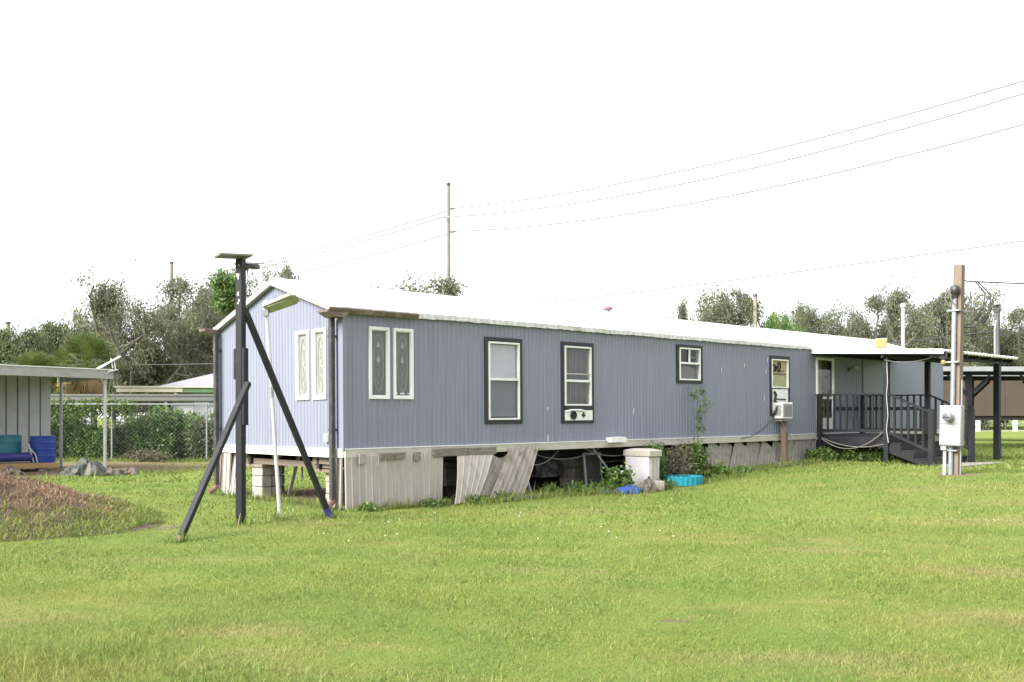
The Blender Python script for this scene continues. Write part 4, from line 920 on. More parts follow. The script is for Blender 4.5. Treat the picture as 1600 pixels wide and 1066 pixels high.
mm = n_.nodes.new('ShaderNodeMix'); mm.data_type = 'RGBA'; mm.inputs[6].default_value = (.075, .052, .040, 1); mm.inputs[7].default_value = (.13, .092, .066, 1)
n_.links.new(gm.outputs['Position'], nz_.inputs[0]); n_.links.new(nz_.outputs[0], mm.inputs[0]); n_.links.new(mm.outputs[2], b_.inputs['Base Color'])
V = [(x, y, mound_z(x, y)+fine_z(x, y)-.012) for y in ys for x in xs]; nx = len(xs)
F = [(j*nx+i, j*nx+i+1, (j+1)*nx+i+1, (j+1)*nx+i) for j in range(len(ys)-1) for i in range(nx-1)]
mo = np_mesh('dirt_mound', V, F, MMAT); tag(mo, kind='structure'); mo['label'] = 'low dirt mound covered in dead brown grass'; mo.data.polygons.foreach_set('use_smooth', [True]*len(F))
# ------------------------------------------------------------------ chain link fence on the left
FN = thing('chain_link_fence', 'grey chain link fence with vines behind the yard', 'fence', (-17.0, 31.3, 0), math.atan2(.9, 10))
FL, FH, fd = 13.5, 1.87, .13
mb = MB()
for k in range(int((FL+FH)/fd)):
    for sg in (1, -1):
        a = k*fd-(FH if sg > 0 else 0); x0 = a; x1 = a+FH
        z0, z1 = (.03, FH) if sg > 0 else (FH, .03)
        if x0 < 0: z0 += (z1-z0)*(-x0)/(x1-x0); x0 = 0
        if x1 > FL: z1 -= (z1-z0)*(x1-FL)/(x1-x0); x1 = FL
        if x1 > x0+.02: mb.tube([(x0, .004*sg, z0), (x1, .004*sg, z1)], .0018, 3, False)
o = mb.build('wire_mesh', GALV, FN); o['kind'] = 'stuff'
MB().tube([(0, 0, FH), (FL, 0, FH)], .022, 8).build('top_rail', GALV, FN)
for x in (.8, 3.85, 6.9, 9.95, 13.0): MB().tube([(x, .03, -.1), (x, .03, FH+.04)], .030, 8).build('fence_post', GALV, FN)
# ------------------------------------------------------------------ foliage helpers
def plant(name, lab, cat, loc, stems, V, F, lm, sm, group=None, rz=0, lname='foliage', sname='stem'):
    t = thing(name, lab, cat, loc, rz, group)
    if stems: stems.build(sname, sm, t)
    np_mesh(lname, V, F, lm, t); return t
def bush_geo(seed, H, Rr, nleaf, ll, lw, nst=26, spread=1.0, top=.3, droop=.1):
    rng = np.random.default_rng(seed); mb = MB(); P = []
    for i in range(nst):
        a = rng.uniform(0, 6.28); rr = Rr*math.sqrt(rng.uniform(0, 1))*.55; x, y = rr*math.cos(a), rr*math.sin(a)*spread
        h = H*rng.uniform(1-top*2, 1.05); ox, oy = rng.normal(0, .28*Rr, 2); oy *= spread
        pts = [(x+ox*t**1.6+rng.normal(0, .012), y+oy*t**1.6+rng.normal(0, .012), h*t) for t in np.linspace(0, 1, 5)]
        mb.tube(pts, [.012*(1-.75*t) for t in np.linspace(0, 1, 5)], 4, False)
        k = int(nleaf/nst); t = rng.beta(1.5, 1.15, k); pa = np.array(pts)
        ii = np.clip((t*4).astype(int), 0, 3); fr = (t*4-ii)[:, None]
        q = pa[ii]*(1-fr)+pa[ii+1]*fr; off = rng.normal(size=(k, 3))*np.array([.17, .17*max(spread, .5), .08])*(Rr**.5)*(.5+.6*(1-np.abs(2*t-1)))[:, None]
        P.append(q+off)
    P = np.concatenate(P); P[:, 2] = np.maximum(P[:, 2], .03)
    return mb, *leaves(P, ll, lw, rng, droop=droop)
def copy_tree(o, loc, rz, sc, lab, group=None):
    c = o.copy(); COL.objects.link(c); c.location = loc; c.rotation_euler = (0, 0, rz); c.scale = sc
    c['label'] = lab
    if group: c['group'] = group
    for ch in o.children:
        d = ch.copy(); COL.objects.link(d); d.parent = c
    return c
# hedge of weeds behind the fence
labs = ['dark leafy bush at the left end of the fence behind the shed', 'leafy bush between the shed and its front post', 'bush in front of the pale wall behind the fence', 'tall weedy bush right of the middle fence post', 'dense green bush in the middle of the fence run', 'tall bush right of the fence middle', 'lower bush beside the far corner of the home', 'lush bush at the far left gutter of the home', 'leafy bush partly hidden by the home corner']
hx = [-16.6, -15.2, -14.0, -12.95, -12.0, -11.15, -10.45, -9.7, -8.6]
for i, x in enumerate(hx):
    y = 32.0+.09*(x+17)+.35*(i % 2)
    st, V, F = bush_geo(100+i, (1.75, 1.65, 1.15, 1.3, 1.75, 1.6, 1.3, 1.8, 1.75)[i], 1.0, 7500, .12, .06, 40, .55, .28)
    plant('fence_bush', labs[i], 'bush', (x, y, 0), st, V, F, LEAFS if i % 3 else LEAFD, BARK, 'weedy bushes along the chain link fence')
fb = [o for o in bpy.data.objects if o.name.startswith('fence_bush')]
for i, x in enumerate((-14.6, -13.5, -12.45, -11.6, -10.8, -10.05, -9.2)):
    copy_tree(fb[(2, 3, 6, 4, 2, 5, 7)[i]], (x, 32.75+.09*(x+17), 0), i*1.7+.5, (.75, .8, (.9, .8, 1.12, .95, 1.25, 1.0, .9)[i]), ('wispy bush in the hedge just right of the inner shed post', 'wispy bush in the hedge left of the front shed post', 'wispy bush in the hedge right behind the middle fence post', 'wispy bush in the hedge above the brown dry weeds', 'low wispy bush in the hedge right of the dry weeds', 'tall wispy bush in the hedge near the far fence post', 'wispy bush in the hedge against the far downspout')[i], 'wispy bushes filling the hedge')
rng = np.random.default_rng(77)
st, V, F = bush_geo(140, .35, 1.2, 900, .10, .03, 30, .4); plant('dry_weeds', 'dry brownish weeds at the foot of the fence', 'weeds', (-11.9, 31.45, 0), st, V, F, DRYB, DRYB)
P_ = np.stack([rng.uniform(-16.5, -12.4, 2600), 31.45+rng.normal(0, .12, 2600), 1.80+rng.normal(0, .13, 2600)], 1); P_[:, 1] += .09*(P_[:, 0]+17)
P_[:, 2] -= np.abs(rng.normal(0, .22, 2600))*(rng.random(2600) < .4)
V, F = leaves(P_, .11, .07, rng, droop=.3); tag(np_mesh('vine', V, F, LEAFW), 'bright green vine draped over the fence top rail', 'vine')
# ------------------------------------------------------------------ neighbours on the left
N1 = thing('neighbor_carport', 'long low carport with grey roof edge beyond the fence', 'carport', (-13.5, 37.5, 0), R(2.0))
MB().box((-7.0, 0, 2.08), (7, 3.4, 2.30)).build('roof', NGREY, N1); MB().box((-7.02, -.03, 2.26), (7.02, .0, 2.335)).build('drip_edge', NGREY, N1); MB().box((-7.1, .2, 2.05), (-3.8, 2.4, 2.075)).build('ceiling_panel', WHITE, N1)
for x in (-6.8, -3.6, 0., 3.4, 6.8): MB().box((x-.05, .05, -.1), (x+.05, .15, 2.08)).build('post', OLDW, N1)
for x0, x1 in ((-6.6, -5.2), (-4.6, -3.0), (-2.0, -1.7), (.2, 1.0), (1.6, 1.9), (3.8, 6.5)): MB().box((x0, .30, 0), (x1, .36, 2.05)).build('wall_panel', NWALL, N1)
N2 = thing('neighbor_house', 'neighboring house with pale hip roof and green fascia', 'house', (-9.0, 46.0, 0), R(3))
MB().box((-6.3, .6, 0), (8, 9, 2.65)).build('wall', NWALL, N2)
h = MB(); h.add([(-8, 0, 2.84), (9, 0, 2.84), (9, 9.6, 2.84), (-8, 9.6, 2.84), (-1.2, 4.8, 4.95), (3.5, 4.8, 4.95)], [(0, 1, 5, 4), (1, 2, 5), (2, 3, 4, 5), (3, 0, 4), (3, 2, 1, 0)]); h.build('roof', NROOF, N2)
MB().box((-6.6, -.03, 2.60), (2.4, .01, 2.82)).build('fascia', NGREEN, N2); MB().box((-9.8, -.10, 2.82), (2.5, .0, 2.90)).build('gutter', NCREAM, N2); MB().box((-9.7, -.05, 2.62), (-6.62, .2, 2.82)).build('fascia', NCREAM, N2)
MB().box((-9.7, .0, 2.72), (-6.4, 5, 2.80)).build('porch_roof', NCREAM, N2); MB().box((-7.05, .02, 0), (-6.9, .17, 2.7)).build('post', NCREAM, N2); MB().box((2.4, -.05, 2.5), (4, .1, 2.9)).build('fascia_end', WHITE, N2)
for x in (-4.5, -1.4): MB().tube([(x, 1.2, 3.25), (x, 1.2, 3.65)], .06, 8).build('vent_pipe', DOWNS, N2)
for x in (-4.6, -1.5): fw = MB().box((x, .56, 1.0), (x+1.0, .598, 2.1)).build('window', WHITE, N2); MB().box((x+.06, .545, 1.06), (x+.94, .558, 2.04)).build('pane', ETCH, fw)
# ------------------------------------------------------------------ carport and far things on the right
CP = thing('open_carport', 'black timber carport with dull metal roof behind the porch', 'carport', (15.3, 33.5, .28), YAW+R(-42))
for k, (x, y) in enumerate(((.6, 0), (3.15, 0), (6.0, 0), (.6, 5), (3.15, 5), (6.0, 5))):
    MB().box((x-.085, y-.085, -.1), (x+.085, y+.085, 2.62)).build('post', PORCH, CP)
    for s in (-1, 1): MB().bar((x, y, 1.9), (x+s*.75, y, 2.6), .07, .10).build('knee_brace', PORCH, CP)
for y in (0, 5): MB().box((-.6, y-.06, 2.62), (8.5, y+.06, 2.80)).build('beam', PORCH, CP)
xs = np.arange(-1.0, 9.0, .1); vs = []; fs = []
for i, x in enumerate(xs):
    zz = .03*(i % 3 == 0); vs += [(x, -.45, 2.82+zz), (x, 5.6, 3.02+zz), (x, 5.6, 2.99), (x, -.45, 2.79)]
    if i: a = 4*(i-1); fs += [(a+j, a+4+j, a+4+(j+1) % 4, a+(j+1) % 4) for j in range(4)]
mb = MB(); mb.add(vs, fs); mb.build('roof', CPROOF, CP); MB().box((-1.0, -.49, 2.74), (9, -.455, 2.90)).build('roof_edge', CPROOF, CP)
TB = thing('storage_trailer', 'long brown box trailer parked beyond the carport', 'trailer', (27.5, 44.0, .28), R(-3))
for k in range(10): MB().box((-8+k*1.6, 0, 1.20), (-8+k*1.6+1.588, .12, 2.95)).build('side_panel', TAN, TB, bevel=.01)
MB().box((-8, .12, 1.20), (8, 2.4, 2.95)).build('body', TAN, TB); MB().box((-8.1, -.08, 2.95), (8.1, 2.5, 3.08)).build('roof_edge', CPROOF, TB); MB().box((-7.9, .1, 1.0), (7.9, 2.2, 1.20)).build('underframe', DARKM, TB)
for x in (-7.4, -6.5, 6.6, 7.5): MB().lathe([(0, 0), (.2, 0), (.42, .02), (.45, .12), (.42, .22), (0, .22)], 20).build('wheel', DARKM, TB, (x, .5, .42), (R(90), 0, 0))
MB().bar((-1, 0, 2.4), (3.2, -2.5, 1.0), .12, .12).build('leaning_pole', WOOD, TB)
rd = MB().box((10, 0, 0), (75, 3.5, .03)).build('gravel_road', GRAVEL, None, (0, 74, .29)); tag(rd, kind='structure'); rd['label'] = 'pale gravel road far to the right'
for (x, y, lab) in ((35.1, 72.5, 'left of two white marker posts by the far road'), (37.9, 72.5, 'right white marker post by the far road')):
    t = thing('marker_post', lab, 'marker post', (x, y, .28)); MB().box((-.13, -.13, 0), (.13, .13, .92)).build('post', WHITE, t, bevel=.03); MB().add([(-.15, -.15, .92), (.15, -.15, .92), (.15, .15, .92), (-.15, .15, .92), (0, 0, .99)], [(0, 1, 4), (1, 2, 4), (2, 3, 4), (3, 0, 4), (3, 2, 1, 0)]).build('cap', WHITE, t)
RF = thing('rail_fence', 'low grey rail fence along the far road', 'fence', (20, 80, .28))
for z in (.5, 1.0): MB().box((0, -.03, z), (45, .03, z+.07)).build('rail', GALV, RF)
for k in range(16): MB().box((k*3-.05, -.05, 0), (k*3+.05, .05, 1.15)).build('fence_post', POLEW, RF)
# ------------------------------------------------------------------ trees
def oak_geo(seed, H, Rr, nl=20000, ll=.17, lw=.075, trunk=.28, clear=.22, moss=0, lean=0., dens=.42, airy=.47):
    rng = np.random.default_rng(seed); mb = MB(); tips = []; brs = []
    def grow(p, d, length, rad, lev):
        n = (5, 6, 5, 4)[lev]; pts = [p]; q = p.copy(); dd = d.copy()
        for i in range(n):
            dd = dd + rng.normal(size=3)*(.10, .20, .26, .34)[lev]
            if lev >= 1: dd[2] += (.0, .05, .08, .05)[lev]
            dd /= np.linalg.norm(dd); q = q + dd*length/n; pts.append(q.copy())
            if lev and (q[0]**2+q[1]**2)/(Rr*1.02)**2+(max(0, q[2]-.30*H)/(.68*H))**2 > 1.0: break
        n = len(pts)-1; rs = [rad*(1-.55*i/n) for i in range(n+1)]
        brs.append((pts, rs, lev))
        if lev == 3 or (lev == 2):
            for x in pts[(2 if lev == 2 else 1):]: tips.append((x, lev))
        if lev < 3:
            k = (rng.integers(5, 7), rng.integers(5, 7), rng.integers(4, 6))[lev]
            for j in range(k):
                t = rng.uniform((.72, .30, .25)[lev], 1.0); ii = min(n-1, int(t*n)); b = pts[ii]+(pts[ii+1]-pts[ii])*(t*n-ii)
                if lev == 0:
                    a = 2*math.pi*(j+rng.uniform(-.3, .3))/k; el = rng.uniform(.35, 1.15); nd = np.array([math.cos(a)*math.cos(el), math.sin(a)*math.cos(el), math.sin(el)])
                    ln = (Rr*1.02*math.cos(el)+(H-clear*H)*.74*math.sin(el))*rng.uniform(.75, 1.0)
                else:
                    nd = dd*.6+rng.normal(size=3)*.75; nd[2] += .12; nd /= np.linalg.norm(nd); ln = length*rng.uniform(.36, .60)
                grow(b, nd, ln, rad*(.55, .5, .5)[lev]*rng.uniform(.75, 1.1), lev+1)
            if lev < 2 and lev > 0: tips.append((pts[-1], lev))
    grow(np.zeros(3)-np.array([0, 0, .1]), np.array([lean, 0, 1.]), H*clear, trunk, 0)
    T_ = np.array([t[0] for t in tips]); keep = rng.random(len(T_)) < .82; T_ = T_[keep]
    k = max(4, nl//len(T_)); sz = rng.uniform(.5, 1.3, len(T_))*dens
    Pn = np.repeat(T_, k, 0) + rng.normal(size=(len(T_)*k, 3))*np.repeat(sz, k)[:, None]*np.array([1, 1, .62])
    # rounded, lumpy envelope
    hr = np.hypot(Pn[:, 0], Pn[:, 1]); rm = np.percentile(hr, 93); z0 = np.percentile(Pn[:, 2], 30); zh = np.percentile(Pn[:, 2], 96)-z0
    az = np.arctan2(Pn[:, 1], Pn[:, 0]); lump = 1+.14*np.sin(3*az+seed)+.09*np.sin(7*az+Pn[:, 2]*1.1)+.07*np.sin(5*Pn[:, 2]*.5+2*az)
    e = (hr/rm)**2+(np.maximum(Pn[:, 2]-z0, 0)/zh)**2; keep = e < lump*1.06+rng.normal(0, .05, len(e)); Pn = Pn[keep]
    for pts, rs, lev in brs:
        k = len(pts)
        if lev:
            for i, q in enumerate(pts):
                if (math.hypot(q[0], q[1])/rm)**2+(max(q[2]-z0, 0)/zh)**2 > 1.02: k = i; break
        if k >= 2: mb.tube([tuple(x) for x in pts[:k]], rs[:k], (9, 6, 4, 3)[lev], False)
    # airy: thin the foliage where a broad noise says so
    gp = np.sin(Pn[:, 0]*1.7+seed)*np.sin(Pn[:, 1]*1.5+2*seed)*np.sin(Pn[:, 2]*1.9+seed*.7)
    Pn = Pn[rng.random(len(Pn)) < np.clip(airy+.9*gp, .10, 1)]
    V, F = leaves(Pn, ll, lw, rng, droop=.25)
    M_ = None
    if moss:
        b = T_[rng.integers(0, len(T_), moss)]; b = b[b[:, 2] < H*.75]; kk = 9
        Pm = np.repeat(b, kk, 0)+rng.normal(size=(len(b)*kk, 3))*np.array([.10, .10, .05])
        ax = np.zeros((len(Pm), 3)); ax[:, 2] = -3; M_ = leaves(Pm, .75, .045, rng, axis=ax)
    zmax = np.percentile(Pn[:, 2], 99.3); rmax = np.percentile(np.hypot(Pn[:, 0], Pn[:, 1]), 92)
    return mb, V, F, M_, zmax, rmax
PROT = {}
def tree(proto, name, lab, px, ytop, Y, rpx, group=None, rz=0, build=None, lm=LEAF, base=0.):
    """a tree whose crown top and half width match what the photo shows at distance Y"""
    X = (px-800)/1504*Y; H = 1.486+(650-ytop)/1504*Y-base; Rr = rpx/1504*Y
    if proto not in PROT:
        mb, V, F, M_, zm, rm = build(); t = thing(name, lab, 'tree', (X, Y, base), rz, group)
        mb.build('trunk', BARK, t); np_mesh('crown', V, F, lm, t)
        if M_: np_mesh('hanging_moss', M_[0], M_[1], MOSS, t)
        PROT[proto] = (t, zm, rm)
    else:
        t0, zm, rm = PROT[proto]; t = copy_tree(t0, (X, Y, base), rz, (1, 1, 1), lab, group); t.name = name
    t0, zm, rm = PROT[proto]; t.scale = (Rr/rm, Rr/rm, H/zm); return t
A_ = lambda: oak_geo(11, 10, 6, 62000, .21, .10, dens=.55, moss=150)
B_ = lambda: oak_geo(23, 10, 6, 62000, .21, .10, dens=.55, moss=130, clear=.25)
C_ = lambda: oak_geo(37, 9, 5.5, 60000, .22, .10, dens=.58, moss=0, clear=.2)
D_ = lambda: oak_geo(51, 8, 5, 60000, .22, .10, moss=0, clear=.14, dens=.75, airy=.8)
E_ = lambda: oak_geo(64, 8, 4, 60000, .22, .11, moss=0, clear=.12, dens=.75, airy=.85)
G = 'oaks behind the neighboring houses'
tree('A', 'oak_tree', 'large grey-green oak with hanging moss left of the thin far pole', 205, 452, 56, 118, G, 0.4, A_)
tree('B', 'oak_tree', 'tall mossy oak just right of the thin far pole', 305, 446, 60, 100, G, 1.0, B_)
tree('A', 'oak_tree', 'sparse oak limb reaching left above the fan palm', 150, 470, 62, 75, G, 2.6)
tree('C', 'oak_tree', 'oak behind the black post beside the gable', 362, 432, 66, 62, G, 0, C_)
rng = np.random.default_rng(31); Pn = []
for i in range(24):
    c = rng.normal(size=3)*np.array([.32, .3, .55]); Pn.append(c+rng.normal(size=(110, 3))*np.array([.22, .22, .16]))
Pn = np.concatenate(Pn); V, F = leaves(Pn, .22, .12, rng, droop=.4); o = np_mesh('vine_clump', V, F, LEAFB, None, ((353-800)/1504*57, 57, 1.486+(650-462)/1504*57)); tag(o, 'bright green vine clump high in the oak just left of the black post', 'vine')
tree('C', 'oak_tree', 'small crown just showing over the gable peak', 437, 420, 60, 40, G, 2.2)
tree('E', 'dense_tree', 'dark leafy tree at the left edge behind the shed', 22, 520, 52, 58, 'dense trees behind the shed', 0, E_, LEAFD)
tree('E', 'dense_tree', 'second dark leafy tree left of the fan palm', 82, 512, 58, 52, 'dense trees behind the shed', 1.9)
tree('E', 'dense_tree', 'low dark tree between the oaks and house roof', 262, 545, 66, 60, 'dense trees behind the shed', 3.1)
tree('E', 'dense_tree', 'dark tree at the far right of the house roof', 340, 552, 72, 50, 'dense trees behind the shed', 4.2)
tree('E', 'dense_tree', 'low dark tree behind the oak trunks', 180, 560, 70, 60, 'dense trees behind the shed', 5.2)
tree('B', 'oak_tree', 'feathery crown peeking over the roof left of the tall pole', 655, 440, 58, 120, G, 3.3)
G2 = 'trees beyond the right end of the home'
tree('C', 'oak_tree', 'oak crown above the roof left of the thick grey pole', 1122, 458, 72, 66, G2, 1.1)
tree('A', 'oak_tree', 'lower oak crown emerging from the white roof line', 1068, 474, 76, 44, G2, 4.0)
tree('D', 'green_tree', 'round green tree between the two grey poles', 1218, 494, 76, 46, G2, 1.3, D_, LEAFB)
tree('C', 'oak_tree', 'thin topped tree right of the short pole', 1262, 478, 84, 38, G2, 3.0)
tree('B', 'oak_tree', 'oak left of the white pipe above the porch', 1345, 470, 82, 72, G2, 2.0)
tree('A', 'oak_tree', 'large oak between the white pipe and meter post', 1438, 456, 78, 88, G2, 5.5)
tree('C', 'oak_tree', 'oak right behind the meter post top', 1515, 458, 84, 70, G2, 4.4)
tree('B', 'oak_tree', 'ragged oak at the right edge of the photo', 1605, 488, 86, 66, G2, .4)
for i, (px, yt, Y, rp, lab) in enumerate(((1300, 520, 95, 50, 'low dense tree left of the porch roof lamp'), (1400, 515, 92, 60, 'dense tree behind the yellow flood light'), (1480, 520, 90, 55, 'dense green tree behind the meter post'), (1560, 522, 92, 60, 'dense green tree behind the dark mast'), (1635, 515, 94, 60, 'dense green tree at the right edge'))):
    tree('E', 'dense_tree', lab, px, yt, Y, rp, 'dense trees beyond the carport', i*1.3)
for i, (px, yt, Y, rp) in enumerate(((1500, 612, 100, 50), (1570, 606, 104, 50), (1650, 610, 102, 50))):
    tree('E', 'roadside_bush', ('roadside bush left of the white marker posts', 'roadside bush between the white marker posts', 'roadside bush right of the white marker posts')[i], px, yt, Y, rp, None, i*2.1)
# far tree line, one mass
rng = np.random.default_rng(5); Pn = []
for i in range(640):
    a = rng.uniform(0, 6.283); q = rng.uniform(125, 150); c = np.array([q*math.sin(a), q*math.cos(a), rng.uniform(1, 6.5)]); Pn.append(c+rng.normal(size=(70, 3))*np.array([2.2, 1.5, 1.5]))
Pn = np.concatenate(Pn); Pn[:, 2] = np.abs(Pn[:, 2]); V, F = leaves(Pn, .8, .4, rng); tag(np_mesh('far_woods', V, F, LEAFD), 'distant line of woods beyond the road', 'woods', kind='stuff')
# fan palms
def palm(px, ytop, Y, Rr, lab, seed, dead=True, trunk_h=None):
    rng = np.random.default_rng(seed); X = (px-800)/1504*Y; H = 1.486+(650-ytop)/1504*Y - Rr*.95
    t = thing('fan_palm', lab, 'palm tree', (X, Y, 0), 0, 'fan palms behind the shed')
    MB().tube([(0, 0, -.1), (.05, 0, H*.5), (0, 0, H)], [.20, .17, .16], 10).build('trunk', PALMT, t)
    def fronds(n, e0, e1, m, name, sc):
        V = []; F = []; st = MB()
        for i in range(n):
            a = rng.uniform(0, 6.28); el = rng.uniform(e0, e1); d = np.array([math.cos(a)*math.cos(el), math.sin(a)*math.cos(el), math.sin(el)])
            b = np.array([0, 0, H]); L1 = Rr*.55*sc; c = b+d*L1; st.tube([tuple(b), tuple(b+d*L1*.6+np.array([0, 0, .04])), tuple(c)], .015, 4, False)
            s = np.cross(d, [0, 0, 1.]); s /= np.linalg.norm(s); up = np.cross(s, d)
            for k in range(22):
                th = -1.5+3.0*k/21; ax = d*math.cos(th)+s*math.sin(th)+up*.12*math.cos(3*th); ax /= np.linalg.norm(ax); ln = Rr*.62*sc*(.7+.3*math.cos(th))*rng.uniform(.9, 1.08)
                w = np.cross(ax, up); w /= np.linalg.norm(w); tip = c+ax*ln+np.array([0, 0, -.22*ln*(1 if e0 > -.2 else 1.6)])
                mid = c+ax*ln*.55; o = len(V); V += [c, mid+w*.028, tip, mid-w*.028]; F.append((o, o+1, o+2, o+3))
        st.build('frond_stalk', PALML if m is PALML else PALMD, t); np_mesh(name, V, F, m, t)
    fronds(34, -.15, 1.45, PALML, 'frond', 1.0)
    if dead: fronds(12, -1.35, -.45, PALMD, 'dead_frond', .8)
    return t
palm(137, 520, 44, 1.75, 'fan palm with dead orange fronds right of the shed roof', 3)
palm(55, 551, 42, 1.6, 'fan palm half hidden behind the shed roof at left', 4, False)
palm(112, 540, 49, 1.4, 'smaller fan palm between the two larger palms', 6, True)
# ------------------------------------------------------------------ utility poles and wires
def upole(name, lab, px, ytop, Y, r0, r1, m, arms=(), base=0, group=None):
    X = (px-800)/1504*Y; H = 1.486+(650-ytop)/1504*Y-base; t = thing(name, lab, 'utility pole', (X, Y, base), 0, group)
    MB().tube([(0, 0, -.3), (0, 0, H*.5), (0, 0, H)], [r0, (r0+r1)/2, r1], 12).build('pole', m, t)
    MB().lathe([(0, H-.02), (r1*1.35, H), (r1*1.2, H+.16), (0, H+.2)], 10).build('pole_cap', DOWNS, t)
    for (side, dz, ln) in arms:
        ia = MB().tube([(0, 0, H-dz), (side*ln*.55, -.02, H-dz-.04), (side*ln, -.03, H-dz-.03)], [.045, .05, .04], 6)
        for q in (.35, .55, .75): ia.lathe([(0, -.07), (.065, -.03), (.0, 0)], 8, (side*ln*q, -.02, H-dz))
        ia.build('insulator_arm', SHEDF, t)
    return t, X, Y, H
tB, XB, YB, HB = upole('power_pole', 'tall pale concrete power pole standing behind the home', 700.5, 290, 60, .17, .105, POLE, ((1, 1.38, .42), (-1, 1.95, .45), (1, 2.82, .45)))
tA, XA, YA, HA = upole('power_pole', 'thin far power pole above the oaks at left', 268, 412, 91, .22, .15, POLE, ((1, 1.4, .42), (-1, 1.95, .45), (1, 2.8, .45)))
upole('power_pole', 'far pole stub at the left edge above dark trees', 12.5, 506, 80, .19, .17, POLEW)
upole('power_pole', 'thick grey pole rising behind the right roof line', 1180, 463, 70, .17, .14, POLEW, ((1, .3, .2), (1, 1.0, .2)), .28)
upole('power_pole', 'short grey-brown pole right of the thick pole', 1238, 489, 78, .14, .12, POLEW, ((-1, .25, .25),), .28)
vp = thing('vent_pole', 'slim white capped pipe standing behind the porch roof', 'pipe', (19.5, 48, .28)); MB().tube([(0, 0, 0), (0, 0, 6.6)], .085, 10).build('pipe', PVC, vp); MB().lathe([(0, 6.6), (.13, 6.62), (.13, 6.78), (0, 6.85)], 12).build('pipe_cap', PVC, vp)
WIRED = mat('dark_cable', (.05, .052, .06)); WIRE = mat('overhead_wire', (.26, .26, .27))
cx_, cy_ = 24.2, 29.0; LC = HB
def wire(pts, lab, r=.044, m=None): tag(MB().tube(pts, r, 5).build('overhead_wire', m or WIRE), lab, 'wire', 'overhead power wires')
def pxp(px, py, Y): return ((px-800)/1504*Y, Y, 1.486+(650-py)/1504*Y)
for (dz, sd, yR, lab) in ((1.38, .42, 126, 'top power wire'), (1.95, -.45, 146, 'middle power wire'), (2.82, .45, 194, 'lowest power wire of the tall pole')):
    b = Vector((XB+sd, YB, HB-dz-.03)); a = Vector((XA+sd, YA, HA-dz-.03)); c = Vector((cx_+sd, cy_, HB-dz+.05))
    # sag chosen so that the span hangs as the photo shows
    tX = (1600-800)/1504; t = (tX*b.y-b.x)/((c.x-b.x)-tX*(c.y-b.y)); q = b.lerp(c, t); zt = 1.486+(650-yR)/1504*q.y; d = (q.z-zt)/(4*t*(1-t))
    wire(sag(b, c, d, 40), lab+' running right toward the viewer'); wire(sag(b, a, .5, 24), lab+' running left into the distance'); wire(sag(a, a+(a-b), .5, 12), lab+' beyond the thin far pole')
q0, q1 = pxp(700, 489, 60), pxp(1650, 369, 34); wire(sag(q0, q1, .15, 30), 'single telephone wire crossing low above the roof to the right', .036)
for (l, r_, rad, lab) in (((1180, 553, 70), (1700, 497, 62), .035, 'thick upper communication cable behind the meter post'), ((1180, 557, 70), (1700, 507, 62), .028, 'thick lower communication cable behind the meter post'), ((1238, 515, 78), (1700, 462, 64), .014, 'thin wire above the communication cables'), ((1238, 497, 78), (1700, 440, 60), .012, 'uppermost thin wire at right'), ((1238, 530, 78), (1700, 484, 60), .012, 'thin wire just over the communication cables')):
    wire(sag(pxp(*l), pxp(*r_), .25, 24), lab, rad, WIRED)
wire(sag(pxp(-60, 568, 42), pxp(420, 566, 48), .1, 16), 'thin wire in front of the oaks at left', .010)
# ------------------------------------------------------------------ weeds by the skirting
def weed(u, v, seed, H, Rr, n, ll, lw, lab, cat='weed', m=LEAFW, nst=14, name='weed', spread=1., group=None):
    q = w2(u, v); st, V, F = bush_geo(seed, H, Rr, n, ll, lw, nst, spread, .3); return plant(name, lab, cat, (q.x, q.y, q.z), st, V, F, m, m if m is DRYB else LEAFS, group, YAW)
weed(3.0, -.45, 201, .15, .24, 300, .07, .035, 'small weeds at the foot of the leaning stained panel')
weed(2.35, -.35, 202, .11, .16, 240, .06, .03, 'low weeds in the first dark gap')
weed(4.25, -.35, 203, .22, .24, 280, .08, .04, 'bright weeds at the left end of the big dark gap')
weed(4.8, -.45, 204, .22, .26, 300, .08, .04, 'leafy weeds before the dark gap pier')
weed(5.35, -.5, 205, .22, .26, 300, .08, .035, 'grassy weeds left of the blue tarp')
wf = weed(5.95, -.50, 206, .48, .30, 800, .10, .055, 'taller weed with white flowers behind the blue tarp')
mb = MB(); r5 = random.Random(4)
for i in range(9): mb.lathe([(0, -.012), (.022, 0), (0, .012)], 6, (r5.uniform(-.32, .32), r5.uniform(-.3, .1), r5.uniform(.34, .52)))
mb.build('flower', FLOWER, wf)
weed(6.9, -.95, 207, .16, .16, 200, .08, .03, 'low weeds beside the concrete block')
weed(7.30, -.30, 215, .85, .30, 1200, .14, .022, 'drooping grassy bush right beside the white bin', 'bush', LEAFS, 26, 'grassy_bush')
weed(7.95, -.25, 216, .80, .50, 2300, .10, .02, 'dry brown-grey brush behind the turquoise pool', 'bush', DRYB, 44, 'dry_brush')
weed(8.75, -.30, 217, .62, .42, 1200, .09, .03, 'dry twiggy brush below the thin sapling', 'bush', DRYB, 30, 'dry_brush')
weed(8.55, -.38, 218, .80, .28, 750, .10, .045, 'yellow-green leafy shrub below the small window', 'shrub', LEAFW, 20, 'green_shrub')
weed(9.25, -.6, 219, .20, .32, 400, .08, .04, 'green ground weeds right of the pool')
weed(8.9, -.6, 220, .30, .35, 600, .08, .04, 'short weeds right beside the turquoise pool')
weed(10.2, -.5, 221, .12, .25, 400, .07, .03, 'short weeds below the leaning grey skirting')
